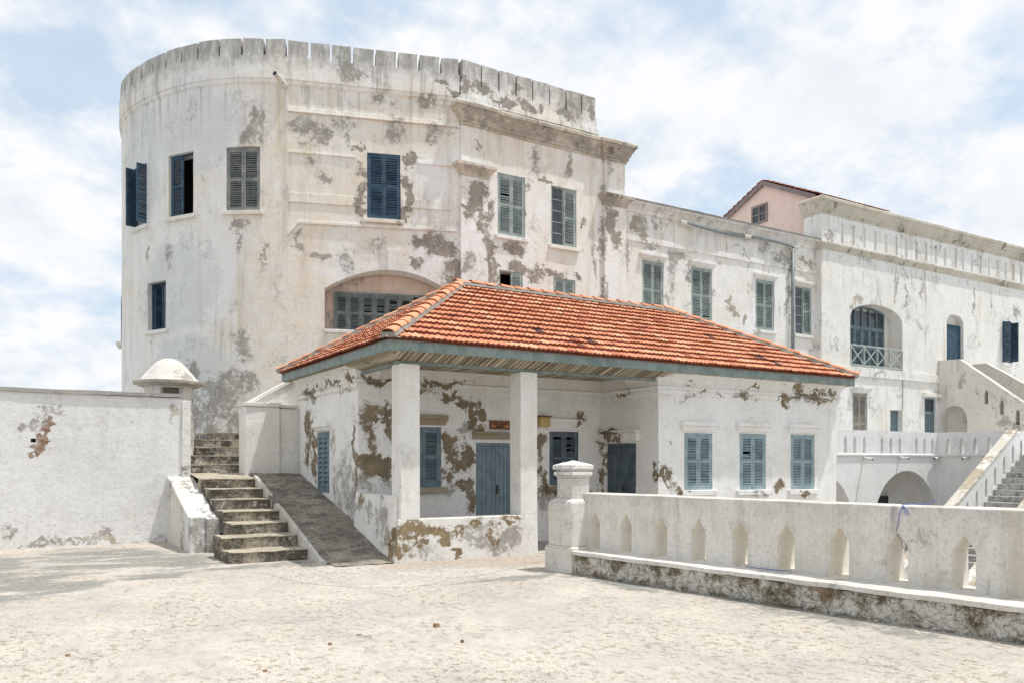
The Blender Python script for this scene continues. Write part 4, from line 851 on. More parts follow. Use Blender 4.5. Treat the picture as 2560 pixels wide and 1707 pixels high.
# parapet with slits
gaps = [.56, 1.19, 1.79, 2.42, 3.04, 3.63, 4.21, 4.81, 5.41, 6.03, 6.67, 7.33, 7.92, 8.56, 9.14]; 
while gaps[-1] < TS[-1] - .7: gaps.append(gaps[-1] + .62)
segs = list(zip([.0] + gaps, gaps + [TS[-1]]))
def merlon(P, a, b, z0=12.705, z1=13.29, g=.04, th=.34):
    mb = MB(); n = 4; a += g * .5 + random.uniform(0, .012); b -= g * .5 + random.uniform(0, .012); e0, e1 = random.uniform(-.015, .015), random.uniform(-.015, .015)
    for k in range(n):
        p, q = a + (b - a) * k / n, a + (b - a) * (k + 1) / n; zp, zq = z1 + e0 + (e1 - e0) * k / n, z1 + e0 + (e1 - e0) * (k + 1) / n
        mb.hexa([(*P(p, -.045), z0), (*P(q, -.045), z0), (*P(q, th), z0), (*P(p, th), z0)], [(*P(p, -.035), zp), (*P(q, -.035), zq), (*P(q, th), zq - .05), (*P(p, th), zp - .05)])
    return roughen(mb.build('merlon', M['tower'], tw), .16, .010, 3)
for a, b in segs: merlon(PP if b < 4.9 else TPt, a, b, g=.055 if a < 5.5 else .04, z0=12.80)
xs = [5.72, 6.38, 6.97, 7.58, 8.16, 8.78, 9.4, 10.0, 10.58]
for a, b in zip(xs, xs[1:]): merlon(PY(8.50), a, b, z0=12.62)
mb = MB(); n = 90; 
for k in range(n):
    a, b = TS[-1] * k / n, TS[-1] * (k + 1) / n
    mb.hexa([(*TPt(a, -.07), 12.2), (*TPt(b, -.07), 12.2), (*TPt(b, .34), 12.2), (*TPt(a, .34), 12.2)], [(*TPt(a, -.07), 12.82), (*TPt(b, -.07), 12.82), (*TPt(b, .34), 12.82), (*TPt(a, .34), 12.82)])
mb.box(5.70, 10.59, 8.455, 8.84, 12.27, 12.64); roughen(mb.build('parapet', M['tower'], tw), .4, .008)
mb = MB(); mb.box(5.66, 10.66, 8.40, 8.9, 12.11, 12.265); mb.box(10.20, 10.59, 8.9, 12.5, 12.11, 13.2); roughen(mb.build('parapet_ledge', M['tower'], tw), .3, .010, 3)
# tower windows
def twin(s0, s1, z, h, mat, P=TPt, **k):
    a = P(s1, 0); b = P(s0, 0); ang = math.atan2(b[1] - a[1], b[0] - a[0]); return win(tw, a[0], a[1], z, ang, math.hypot(b[0] - a[0], b[1] - a[1]), h, mat, **k)
twin(5.54, 6.49, 8.57, 1.76, M['grey_sh'], nsl=12, plmat=M['tower'], rec=.06, label='closed window with bleached grey louvred shutters')
twin(7.52, 8.48, 8.57, 1.76, M['blue_dark'], rmode='none', nsl=12, plmat=M['tower'], rec=.09, label='window with its right shutter folded away and dark inside')
twin(9.55, 10.28, 8.57, 1.79, M['blue_dark'], left=R(92), right=R(85), nsl=14, plmat=M['tower'], rec=.02, label='window with both dark blue shutters standing open')
twin(8.61, 9.49, 5.46, 1.38, M['blue_dark'], lmode='shutter', rmode='glass', left=R(-70), nsl=10, plmat=M['tower'], rec=.14, sillw=.07, label='lower dark blue window with small glass panes')
twin(1.69, 2.63, 8.53, 1.86, M['blue_dark'], P=PP, nsl=12, plmat=M['tower'], rec=.03, label='dark blue shuttered window ringed by bare mortar')
win(tw, 6.98, 8.55, 8.43, 0, .97, 1.86, M['green'], nsl=13, plmat=M['tower'], rec=.03, broken=(18,))
win(tw, 8.90, 8.55, 8.40, 0, .97, 1.84, M['green'], lmode='glass', nsl=14, plmat=M['tower'], rec=.03, label='window with glass panes on the left and a shutter on the right')
win(tw, 7.03, 8.55, 6.28, 0, .84, 1.11, M['green'], lmode='none', nsl=7, plmat=M['tower'], rec=.03, right=0, label='small window with its left half open')
win(tw, 8.99, 8.55, 6.28, 0, .84, 1.11, M['green'], nsl=7, plmat=M['tower'], rec=.03)
for z_ in (5.46,): twin(12.15, 13.0, z_, 1.4, M['grey_sh'], rec=-.01, plmat=M['tower'], sillw=.16, room=False, label='window seen edge-on at the left outline of the tower')
p = TPt(4.84, -.02); mb = MB(); q = TPt(5.06, -.50); mb.tube([(p[0], p[1], 12.02), ((p[0] + q[0]) / 2, (p[1] + q[1]) / 2, 12.07), (q[0], q[1], 12.13)], .075, 14); sp = mb.build('water_spout', M['pipe_w'], tw, smooth=False)
d = Vector((q[0] - p[0], q[1] - p[1], .06)).normalized(); q1 = Vector((q[0], q[1], 12.13)); mb = MB(); mb.tube([tuple(q1 + d * .002), tuple(q1 + d * .006)], .060, 14); mb.build('spout_hollow', M['hole'], sp)

# ================================================================== WING
wg = thing('castle_wing', (17, 11, -2.9), 'long lower whitewashed wing with four tall louvred windows between tower and range', 'building')
mb = MB(); Hw = [(12.87, 13.83, 6.55, 8.53, 8.53, 'rect'), (15.12, 16.13, 6.62, 8.58, 8.58, 'rect'), (18.38, 19.40, 6.63, 8.52, 8.52, 'rect'), (20.58, 21.55, 6.64, 8.50, 8.50, 'rect')]
wall(mb, PY(8.9), 11.79, 22.1, -2.9, 10.35, .4, Hw, back=False); mb.face([(11.8, 8.9, 10.3), (22.1, 8.9, 10.3), (22.1, 15, 10.3), (11.8, 15, 10.3)])
roughen(mb.build('wall', M['wing'], wg), .6, .012, 1.2)
mb = MB(); sweep(mb, [(11.8, 8.9), (21.8, 8.9)], [(0, 10.05), (.05, 10.07), (.08, 10.16), (.16, 10.28), (.22, 10.32), (.24, 10.40), (.0, 10.42)]); roughen(mb.build('cornice', M['wing'], wg), .3, .010, 2)
mb = MB(); sweep(mb, [(11.8, 8.9), (21.8, 8.9)], [(-.1, 10.425), (.26, 10.405), (.27, 10.45), (-.4, 10.50)]); roughen(mb.build('coping', M['coping_dark'], wg), .3, .012, 3)
mb = MB(); sweep(mb, [(11.95, 8.9), (22.0, 8.9)], [(0, 9.09), (.05, 9.10), (.05, 9.28), (0, 9.30)]); roughen(mb.build('string_course', M['wing'], wg), .5, .006)
for x, z, w_, h_, k in ((12.87, 6.55, .96, 1.98, {}), (15.12, 6.62, 1.01, 1.96, dict(broken=(2,), brokenr=(3,))), (18.38, 6.63, 1.02, 1.89, {}), (20.58, 6.64, .97, 1.86, dict(lmode='glass', label='window with glass panes on the left and one louvred shutter'))):
    win(wg, x, 8.9, z, 0, w_, h_, M['green'], lintel=(h_ + .05, h_ + .22, .12), nsl=15, plmat=M['wing'], rec=.03, **k)
dp = thing('drainpipe', (20.31, 8.78, 5), 'grey drainpipe sagging along the wing wall and dropping beside its fourth window', 'drainpipe')
mb = MB(); mb.tube([(14.55 + 5.76 * t, 8.76 - .05 * math.sin(t * 9), 10.02 - .10 * t - .10 * math.sin(t * 3.1 * 2) * .6) for t in [k / 20 for k in range(21)]], .055, 10); mb.tube([(20.31, 8.78, 9.93), (20.31, 8.78, 5.0)], .065, 12); mb.build('pipe', M['pipe'], dp, smooth=True)
mb = MB(); mb.tube([(14.45, 8.76, 10.03), (15.1, 8.76, 9.97)], .068, 12); mb.build('coupling', M['pipe_w'], dp); mb = MB(); mb.tube([(17.65, 8.76, 9.975), (17.95, 8.76, 9.985)], .068, 12); mb.build('coupling', M['pipe_w'], dp)
mb = MB(); mb.tube([(20.05, 8.78, 9.94), (20.55, 8.78, 9.95)], .075, 12); mb.tube([(20.31, 8.78, 9.97), (20.31, 8.78, 9.76)], .075, 12); mb.build('coupling', M['pipe_w'], dp)

# ================================================================== GABLED HOUSE behind the wing
gh = thing('gabled_house', (24.2, 11.5, 9), 'pink gabled attic with a red tile roof rising behind the castle wing', 'house')
GX = 21.95
mb = MB(); HG = (11.44, 12.3, 11.85, 12.63)
mb2 = [(9.3, 9.5), (14.0, 9.5), (14.0, 12.45), (11.5, 13.42), (9.3, 12.42)]
wall(mb, PX(GX), 9.3, 14.0, 9.5, 12.42, .3, [], back=False, ends=False, top=False); mb = MB()
mb.prism([(9.3, 9.5), (14.0, 9.5), (14.0, 12.42), (11.6, 13.45), (9.3, 12.40)], GX, 26.4, 'x'); mb.build('wall', M['pink'], gh)
mb = MB()
for (a, b) in (((8.9, 12.30), (11.62, 13.62)), ((14.35, 12.38), (11.60, 13.62))):
    dy, dz_ = b[0] - a[0], b[1] - a[1]; l = math.hypot(dy, dz_)
    tile_slope(mb, (GX - .16, a[0], a[1]), (1, 0, 0), (0, dy, dz_), 4.75, 0, 0, 10, colw=.21, det=4)
    mb.face([(GX - .16, a[0], a[1] - .01), (26.54, a[0], a[1] - .01), (26.54, b[0], b[1] - .01), (GX - .16, b[0], b[1] - .01)], tint=.2)
rf = mb.build('roof', M['tiles'], gh, merge=False)
mb = MB()
for (a, b) in (((8.95, 12.28), (11.6, 13.60)), ((14.3, 12.36), (11.605, 13.60))):
    mb.hexa([(GX - .15, a[0], a[1] - .20), (GX - .11, a[0], a[1] - .20), (GX - .11, a[0], a[1] - .005), (GX - .15, a[0], a[1] - .005)], [(GX - .15, b[0], b[1] - .20), (GX - .11, b[0], b[1] - .20), (GX - .11, b[0], b[1] - .005), (GX - .15, b[0], b[1] - .005)])
mb.build('barge_board', M['mauve'], rf)
T = frame(GX, 12.3, 11.85, R(-90)); mb = MB()
for b in ((0, .09, 0, .80), (.77, .86, 0, .80), (.09, .77, 0, .09), (.09, .77, .71, .80), (.40, .46, .09, .71), (.09, .40, .37, .42), (.46, .77, .37, .42)): mb.box(b[0], b[1], .0, .05, b[2], b[3], T)
wo_ = mb.build('window', M['mauve'], gh); mb = MB(); mb.box(.09, .77, .005, .012, .09, .71, T); mb.build('pane', M['glass'], wo_)

# ================================================================== RANGE (far right)
rg = thing('castle_range', (32, 11, -2.9), 'high whitewashed range at the right with blind arcade parapet and latticed balcony', 'building')
mb = MB(); slots = []
for k in range(30):
    x = 23.02 + .716 * k
    if k == 11: slots.append((x - .21, x + .21, 10.42, 11.12, 11.33, 'round'))
    else: slots.append((x - .095, x + .095, 10.42, 11.12, 11.23, 'round'))
Hr2 = [(23.54, 27.04, 5.58, 7.55, 8.18, 'round'), (30.32, 31.64, 5.1, 7.95, 8.31, 'round'), (34.93, 35.72, 6.44, 8.38, 8.38, 'rect'),
       (23.69, 24.64, 2.0, 4.49, 4.49, 'rect'), (26.17, 27.05, 2.2, 3.88, 3.88, 'rect'), (28.63, 29.53, 1.95, 4.49, 4.49, 'rect')]
wall(mb, PY(8.6), 21.77, 45, -2.9, 10.15, .65, Hr2, back=False)
wall(mb, PY(8.6), 21.77, 45, 10.15, 12.05, .06, slots, back=False, nseg=8)
mb.face([(21.8, 8.66, 10.2), (45, 8.66, 10.2), (45, 8.66, 12.0), (21.8, 8.66, 12.0)])
mb.face([(21.77, 8.6, -2.9), (21.77, 9.45, -2.9), (21.77, 9.45, 12.05), (21.77, 8.6, 12.05)]); mb.face([(21.77, 8.6, 12.05), (45, 8.6, 12.05), (45, 9.45, 12.05), (21.77, 9.45, 12.05)])
roughen(mb.build('wall', M['range'], rg), .7, .012, 1.1)
mb = MB(); sweep(mb, [(21.75, 9.5), (21.75, 8.6), (45, 8.6)], [(0, 11.44), (.03, 11.45), (.03, 11.52), (.06, 11.53), (.06, 11.59), (.10, 11.62), (.11, 11.70), (.14, 11.72), (.14, 11.78), (.20, 11.87), (.21, 11.92), (.25, 11.93), (.25, 12.03), (.16, 12.09), (-.3, 12.12)]); roughen(mb.build('cornice', M['rangecor'], rg), .35, .014, 2.5)
mb = MB(); sweep(mb, [(21.75, 8.85), (21.75, 8.6), (45, 8.6)], [(0, 10.04), (.03, 10.05), (.04, 10.10), (.10, 10.18), (.14, 10.24), (.14, 10.30), (.0, 10.36)]); roughen(mb.build('string_course', M['rangecor'], rg), .3, .012, 2.5)
mb = MB(); mb.box(22.5, 30.2, 8.53, 8.62, 5.18, 5.52); mb.box(31.7, 45, 8.53, 8.62, 5.18, 5.52); roughen(mb.build('floor_band', M['range'], rg), .5, .007)
# arch with louvred screen and lattice railing
mb = MB(); mb.box(23.4, 27.2, 9.24, 9.3, 5.4, 8.4); mb.box(23.4, 27.2, 8.62, 9.24, 5.5, 5.575); mb.build('balcony_recess', M['range'], rg)
mb = MB(); T = frame(23.6, 9.20, 5.58, 0); AW = 3.40; h0 = (23.54, 27.04, 5.58, 7.55, 8.18, 'round')
zt = lambda x: archz(h0, (x - 25.29) / 1.75) - 5.58
scw = 2.95
for k in range(7):
    s = scw * k / 6; mb.box(s - .03, s + .03, 0, .06, 0, zt(23.6 + s) - .02, T)
for z in (.0, 1.70): mb.box(0, scw, .005, .05, z, z + .07, T)
for k in range(20):
    a, b = scw * k / 20, scw * (k + 1) / 20; za, zb = zt(23.6 + a), zt(23.6 + b); mb.hexa([T(a, 0, za - .08), T(b, 0, zb - .08), T(b, .07, zb - .08), T(a, .07, za - .08)], [T(a, 0, za), T(b, 0, zb), T(b, .07, zb), T(a, .07, za)])
bs = mb.build('window', M['blue'], rg); lab(bs, 'arched louvred screen with a fanlight of small panes')
for k in range(6): leaf((lambda T, k: (lambda s, d, h: T(scw * k / 6 + .03 + s, d + .01, h + .07)))(T, k), scw / 6 - .06, 1.63, 'shutter', M['blue'], bs, nsl=14, panels=2)
mb = MB(); mb.box(0, scw, .0, .008, 1.75, zt(24.2) - .05, T); mb.build('pane', M['glass'], bs)
mb = MB(); T = frame(23.56, 8.63, 5.60, 0); L4 = 3.46 / 4
for z in (0, .80): mb.box(0, 3.46, 0, .05, z, z + .06, T)
for k in range(5): mb.box(L4 * k - .0 if k else 0, L4 * k + .045 if k < 4 else 3.46, .004, .05, .06, .80, T)
for k in range(4):
    for (a, b) in ((.09, .77), (.77, .09)):
        x0, x1 = L4 * k + .05, L4 * (k + 1) - .005; off = .012 if a < b else .026
        mb.hexa([T(x0, off, a - .03), T(x0, off, a + .03), T(x0, off + .015, a + .03), T(x0, off + .015, a - .03)], [T(x1, off, b - .03), T(x1, off, b + .03), T(x1, off + .015, b + .03), T(x1, off + .015, b - .03)])
mb.build('lattice_railing', M['rail'], rg)
o = door(rg, 30.36, 8.74, 5.15, 0, 1.25, 2.72, M['blue_dark'], rec=0, leaves=1, planks=5, label='dark blue door in a round-headed opening')
mb = MB(); mb.box(30.2, 31.8, 8.90, 8.955, 7.88, 8.5); mb.box(30.2, 31.8, 9.05, 9.1, 5, 8.5); mb.build('door_head', M['range'], rg)
win(rg, 34.93, 8.6, 6.44, 0, .79, 1.94, M['blue_dark'], left=R(92), right=R(88), nsl=16, plmat=M['range'], rec=-.03, label='window with dark shutters standing open')
win(rg, 23.69, 8.6, 2.0, 0, .95, 2.49, M['beige_sh'], nsl=16, plmat=M['range'], rec=.04, lintel=(2.52, 2.74, .18), label='tall window with beige grey louvres')
door(rg, 26.17, 8.6, 2.2, 0, .88, 1.68, M['blue'], rec=.25, leaves=1, planks=5, handle=False, label='small blue plank hatch set deep in the wall')
door(rg, 28.63, 8.6, 1.96, 0, .90, 2.53, M['blue'], rec=.12, leaves=1, planks=4, transom=.55, handle=False, label='tall blue door with a glazed light above it')
mb = MB(); mb.box(28.45, 29.75, 8.42, 8.6, 4.53, 4.70); mb.build('lintel', M['range'], rg, bevel=.01)
mb = MB(); mb.tube([(27.02, 8.57, 5.16), (27.02, 8.57, 3.9)], .014, 6); mb.build('cable', M['pipe'], rg)

# ================================================================== ARCADED TERRACE
tr = thing('arcaded_terrace', (22, 7.5, -2.8), 'white arcaded terrace with slotted parapet and water spouts below the range', 'terrace')
mb = MB(); arch = lambda c: (c - 2.1, c + 2.1, -2.8, -.76, 1.34, 'round')
wall(mb, PY(6.92), 11.3, 26.8, -2.8, 1.93, .5, [arch(24.77 - 5.45 * 2), arch(24.77 - 5.45), (22.67, 26.78, -2.8, -.76, 1.34, 'round')], back=True, nseg=28)
wall(mb, lambda s, d: (26.8 + d, s), 4.0, 6.92, -2.8, 1.93, .5, [], back=False, ends=False)
for b in ((11.3, 26.8, 7.0, 8.58, 1.70, 1.95), (26.8, 42, 1.2, 8.58, 1.55, 1.949)): mb.box(*b)
mb.box(15.9, 16.6, 7.42, 8.5, -2.8, 1.7); mb.box(21.35, 22.05, 7.42, 8.59, -2.8, 1.7)
roughen(mb.build('wall', M['terrace'], tr), .6, .010, 1.2)
mb = MB(); mb.box(24.3, 25.9, 8.50, 8.57, -2.8, .28); mb.box(22.1, 23.0, 8.50, 8.57, -2.8, .45); mb.build('door', M['hole'], tr)
mb = MB(); mb.box(23.62, 24.06, 8.44, 8.55, .62, .88); mb.build('plaque', M['signwood'], tr)
sl = []
for x in (20.95, 21.49, 22.07, 23.15, 23.70, 24.27, 25.37, 25.91, 26.47, 19.85, 19.3, 18.75, 17.65, 17.1, 16.55): sl.append((x - .085, x + .085, 2.03, 2.52, 2.67, 'point'))
mb = MB(); wall(mb, PY(6.92), 11.3, 26.8, 1.95, 2.88, .30, sl); wall(mb, lambda s, d: (26.8 + d, s), 4.0, 6.92, 1.95, 2.88, .30, [(y - .085, y + .085, 2.03, 2.52, 2.67, 'point') for y in (6.48, 5.92, 5.38, 4.85, 4.3)])
roughen(mb.build('parapet', M['terrace'], tr), .4, .008)
mb = MB(); sweep(mb, [(11.3, 6.92), (26.8, 6.92), (26.8, 4.0)], [(0, 1.89), (.06, 1.91), (.07, 1.97), (0, 1.99)]); roughen(mb.build('ledge', M['terrace'], tr), .4, .006)
for p, d in (((22.0, 6.92, 1.83), (0, -1, -.12)), ((24.22, 6.92, 1.86), (0, -1, -.12)), ((26.73, 6.80, 1.86), (-1, -.1, -.1)), ((26.8, 5.66, 1.86), (-1, 0, -.12))):
    d = Vector(d).normalized(); a = Vector(p); b = a + d * .40; mb = MB(); mb.tube([tuple(a), tuple(b)], .055, 12); s_ = mb.build('water_spout', M['clean'], tr, smooth=True)
    mb = MB(); mb.tube([tuple(b + d * .002), tuple(b + d * .006)], .040, 12); mb.build('spout_hollow', M['hole'], s_)

# lower staircase down to the court
ls = thing('lower_staircase', (23, 2.9, -2.8), 'white staircase with flaking coping and slotted parapet going down to the court', 'staircase')
for k in range(23):
    z1 = 1.945 - .21 * k; x0 = 26.64 - .304 * k; mb = MB(); 
    mb.cur = 0; mb.box(x0, x0 + .45, 1.60, 3.64, z1 - .035, z1); mb.cur = 1; mb.box(x0 + .012, x0 + 1.2, 1.60, 3.64, max(-2.8, z1 - .9), z1 - .036); mb.build('step', [M['rtread'], M['rriser']], ls)
def sloped_parapet(name, y0, y1, slot):
    ztop = lambda x: 2.88 - .669 * (26.48 - x); lo = lambda x: max(-2.8, ztop(x) - 2.6)
    root = MB(); cuts = [18.4]; sx = [26.73, 26.15, 25.55, 24.95, 24.36, 23.76, 23.16, 22.56, 21.96, 21.36, 20.76, 20.16][::-1]
    for s in sx: cuts += [s - .075, s + .075]
    cuts.append(27.0); xs_ = sorted(cuts)
    for i, (a, b) in enumerate(zip(xs_, xs_[1:])):
        t = lambda x: min(2.88, ztop(x)) - .05
        if i % 2 == 0 or not slot: root.prism([(a, lo(a)), (b, lo(b)), (b, t(b)), (a, t(a))], y0, y1)
        else:
            root.prism([(a, lo(a)), (b, lo(b)), (b, t(b) - 1.0), (a, t(a) - 1.0)], y0, y1)
            m_ = (a + b) / 2; root.prism([(a, t(a) - .42), (m_, t(m_) - .30), (b, t(b) - .42), (b, t(b)), (a, t(a))], y0, y1)
    o = root.build(name, M['terrace'], ls)
    c = MB(); c.prism([(18.2, ztop(18.2) - .049), (26.46, 2.832), (26.46, 2.90), (18.2, ztop(18.2) + .03)], y0 - .03, y1 + .03); roughen(c.build('coping', M['worn_coping'], o), .25, .010, 3)
sloped_parapet('parapet', 3.643, 3.98, True); sloped_parapet('parapet', 1.24, 1.597, False)

# stair block in front of the range, at the far right
sb_ = thing('stair_block', (30.8, 5.5, 1.95), 'cream stair block with round niche and three slits against the range', 'staircase')
SX = 29.65; mb = MB(); top = [(2.2, 1.95), (5.0, 4.08), (7.65, 6.14), (8.58, 6.17)]
def topz(y):
    for (a, za), (b, zb) in zip(top, top[1:]):
        if y <= b: return za + (zb - za) * (y - a) / (b - a)
    return top[-1][1]
hol = [(7.31, 8.50, 1.9, 3.52, 4.14, 'round'), (6.42, 6.58, 4.13, 4.60, 4.76, 'point'), (5.79, 5.95, 3.65, 4.13, 4.29, 'point'), (5.16, 5.32, 3.21, 3.70, 3.86, 'point'), (4.53, 4.69, 2.75, 3.22, 3.38, 'point')]
brk2 = sorted([2.2, 8.58] + [h[k] for h in hol for k in (0, 1)])
byx = {(h[0], h[1]): h for h in hol}
for a, b in zip(brk2, brk2[1:]):
    h = byx.get((a, b)); n = max(1, int((b - a) / .4)) if not h else 16
    for k in range(n):
        p, q = a + (b - a) * k / n, a + (b - a) * (k + 1) / n
        for p, q in ([(p, 7.65), (7.65, q)] if p < 7.65 < q else [(p, q)]):
            z0a = z0b = 1.5
            if h:
                mid = (h[0] + h[1]) / 2; hw = (h[1] - h[0]) / 2; z0a = archz(h, (p - mid) / hw); z0b = archz(h, (q - mid) / hw); D = .55 if hw > .3 else .28
                mb.face([(SX, p, 1.5), (SX, q, 1.5), (SX, q, h[2]), (SX, p, h[2])])
                mb.face([(SX, p, z0a), (SX, q, z0b), (SX + D, q, z0b), (SX + D, p, z0a)]); mb.face([(SX + D, p, h[2]), (SX + D, q, h[2]), (SX + D, q, z0b), (SX + D, p, z0a)]); mb.face([(SX, p, h[2]), (SX, q, h[2]), (SX + D, q, h[2]), (SX + D, p, h[2])])
            mb.face([(SX, p, z0a), (SX, q, z0b), (SX, q, topz(q)), (SX, p, topz(p))]); mb.face([(SX, p, topz(p)), (SX, q, topz(q)), (SX + .3, q, topz(q)), (SX + .3, p, topz(p))])
            mb.face([(SX + .3, p, topz(p) - .9), (SX + .3, q, topz(q) - .9), (SX + .3, q, topz(q)), (SX + .3, p, topz(p))])
    if h:
        for s_ in (a, b): mb.face([(SX, s_, h[2]), (SX + .55 if h[1] - h[0] > .5 else SX + .28, s_, h[2]), (SX + .55 if h[1] - h[0] > .5 else SX + .28, s_, h[3]), (SX, s_, h[3])])
roughen(mb.build('wall', M['stairblock'], sb_), .5, .010, 1.5)
mb = MB(); mb.prism([(2.6, 1.5), (8.58, 1.5), (8.58, 6.12), (7.75, 6.12), (3.0, 3.02), (2.6, 2.7)], 31.95, 32.25, 'x'); roughen(mb.build('parapet', M['stairblock'], sb_), .5, .01)
mb = MB(); mb.box(SX + .3, 31.95, 7.65, 8.6, 4.9, 5.14); mb.build('landing', M['rtread'], sb_)
for k in range(15):
    z1 = 5.14 - .2 * (k + 1); y1 = 7.648 - .257 * k; mb = MB(); mb.cur = 0; mb.box(SX + .3, 31.95, y1 - .257, y1, z1 - .04, z1); mb.cur = 1; mb.box(SX + .3, 31.95, y1 - .25, y1 - .001, z1 - .6, z1 - .041); mb.build('step', [M['rtread'], M['rriser']], sb_)

# pot and plant in the court, seen through a slot of the balustrade
pt_ = thing('potted_plant', (20.3, 3.7, -2.8), 'spiky green plant in a white pot, seen through the balustrade slot', 'potted plant')
mb = MB(); mb.lathe([(0, -2.8), (.28, -2.8), (.34, -2.3), (.44, -1.95), (.48, -1.93), (.48, -1.86), (.40, -1.86), (.38, -1.92), (0, -1.94)], 20.3, 3.7, 20); mb.build('pot', M['pot'], pt_, smooth=False)
mb = MB()
for k in range(34):
    a = random.uniform(0, 6.28); r = random.uniform(.02, .26); x, y = 20.3 + r * math.cos(a), 3.7 + r * math.sin(a); h = random.uniform(.45, .8); lx, ly = math.cos(a) * .18, math.sin(a) * .18; t = random.uniform(0, 3.1); wx, wy = math.cos(t) * .03, math.sin(t) * .03
    for i in range(3):
        f = lambda i: (x + lx * (i / 3) ** 2, y + ly * (i / 3) ** 2, -1.93 + h * i / 3); A, B = f(i), f(i + 1); s0, s1 = 1 - (i / 3) ** 2, 1 - ((i + 1) / 3) ** 2
        mb.face([(A[0] - wx * s0, A[1] - wy * s0, A[2]), (A[0] + wx * s0, A[1] + wy * s0, A[2]), (B[0] + wx * s1, B[1] + wy * s1, B[2]), (B[0] - wx * s1, B[1] - wy * s1, B[2])])
mb.build('foliage', M['leafg'], pt_, merge=False)

# ================================================================== LEFT SIDE: boundary wall, stairs, ramp, sentry box
bw = thing('boundary_wall', (-12, 6.15, 0), 'tall white boundary wall at the left with exposed red brick patch', 'wall')
mb = MB(); wall(mb, PY(5.98), -28, -2.3, -.1, 3.02, .36, [(-5.04, -4.95, 2.05, 2.13, 2.13, 'rect')], reveal=.12); roughen(mb.build('wall', M['lwall'], bw), .5, .016, 1.0)
mb = MB(); mb.box(-5.1, -4.9, 6.08, 6.12, 2.0, 2.2); mb.build('hole_lining', M['hole'], bw)
mb = MB(); mb.box(-28, -2.28, 5.93, 6.40, 3.025, 3.10); roughen(mb.build('coping', M['coping_dark'], bw), .2, .014, 3)
mb = MB(); mb.box(-2.297, -2.12, 5.93, 6.55, 0, 2.97); roughen(mb.build('pilaster', M['wedge'], bw, bevel=.015), .4, .008)
sw = thing('stair_side_wall', (-2.3, 4.6, 0), 'thick sloping whitewashed wall along the left of the steps, joined to boundary wall', 'wall')
mb = MB(); mb.prism([(3.37, -.1), (5.975, -.1), (5.975, 1.38), (3.62, .66), (3.37, .655)], -2.58, -2.30, 'x')
mb.prism([(3.33, -.1), (5.975, -.1), (5.975, 1.365), (3.60, .63), (3.33, .625)], -2.298, -2.06, 'x'); roughen(mb.build('wall', M['wedge'], sw, bevel=.02), .3, .012, 2)
st = thing('stone_staircase', (-1.6, 1.3, 0), 'seven worn dark stone steps climbing between white walls to a landing', 'staircase')
for k in range(1, 8):
    y0 = 1.3 + .592 * (k - 1); z1 = .19 * k; x0 = -2.34 if k < 3 else -2.055; x1 = -.95 if k == 1 else -1.052
    mb = MB(); mb.cur = 1; mb.box(x0, x1, y0 + .02, y0 + .66 if k < 7 else y0 + .3, 0 if k < 3 else z1 - .4, z1 - .021); mb.cur = 0; mb.box(x0, x1, y0, y0 + .62 if k < 7 else y0 + .3, z1 - .02, z1)
    roughen(mb.build('step', [M['tread'], M['riser']], st, bevel=.012), .16, .016, 4)
mb = MB()
for i in range(8):
    for j in range(10):
        g = lambda i, j: (-2.12 + 2.22 * i / 8, 5.1 + 2.1 * j / 10, 1.332 + .09 * min(1, j / 5))
        mb.face([g(i, j), g(i + 1, j), g(i + 1, j + 1), g(i, j + 1)])
mb.face([(-2.12, 5.1, 0), (.1, 5.1, 0), (.1, 5.1, 1.33), (-2.12, 5.1, 1.33)]); mb.build('landing', M['tread'], st)
rp = thing('ramp', (-.45, 2.5, 0), 'dark stained concrete ramp between the steps and the library', 'ramp')
ky = [(.63, 0), (4.85, 1.34), (5.62, 1.41)]; wy = [(0.02, 0), (5.5, 1.40), (5.62, 1.41)]
def interp(P, t): t *= (len(P) - 1); i = min(int(t), len(P) - 2); f = t - i; return (P[i][0] + (P[i + 1][0] - P[i][0]) * f, P[i][1] + (P[i + 1][1] - P[i][1]) * f)
def kz(y): return 0 if y < .63 else (y - .63) * .3175 if y < 4.85 else 1.34 + (y - 4.85) * .09
def wz(y): return max(0, y * .255) if y < 5.5 else 1.405
mb = MB(); ny, nx = 44, 12
def rg_(i, j):
    y = .0 + 5.65 * j / ny; f = i / nx; z = kz(y) * (1 - f) + wz(y) * f + mnoise.noise(Vector((i * .35, j * .4, 0))) * .018 + .012; return (-.975 + 1.095 * f, y, z if y > .3 or f > .5 else max(z, .004))
for i in range(nx):
    for j in range(ny): mb.face([rg_(i, j), rg_(i + 1, j), rg_(i + 1, j + 1), rg_(i, j + 1)])
mb.build('ramp_surface', M['ramp'], rp, smooth=True)
mb = MB()
for j in range(30):
    y0, y1 = .5 + 4.5 * j / 30, .5 + 4.5 * (j + 1) / 30; mb.hexa([(-1.05, y0, -.05), (-.97, y0, -.05), (-.97, y1, -.05), (-1.05, y1, -.05)], [(-1.04, y0, kz(y0) + .03), (-.975, y0, kz(y0) + .035), (-.975, y1, kz(y1) + .035), (-1.04, y1, kz(y1) + .03)])
roughen(mb.build('kerb', M['kerb'], rp), .15, .014, 4)
lw = thing('landing_wall', (-.5, 5.9, 1.3), 'short white wall block at the head of the ramp, beside the library', 'wall')
mb = MB(); mb.box(-1.05, -.30, 5.65, 6.25, 1.2, 2.88); mb.box(-.298, .22, 5.70, 6.25, 1.2, 2.86); roughen(mb.build('wall', M['clean'], lw, bevel=.02), .35, .010, 1.5)
mb = MB(); mb.box(-1.08, -.28, 5.62, 6.28, 2.882, 2.97); mb.box(-.279, .12, 5.67, 6.28, 2.865, 2.935); roughen(mb.build('coping', M['wedge'], lw, bevel=.015), .25, .010, 3)
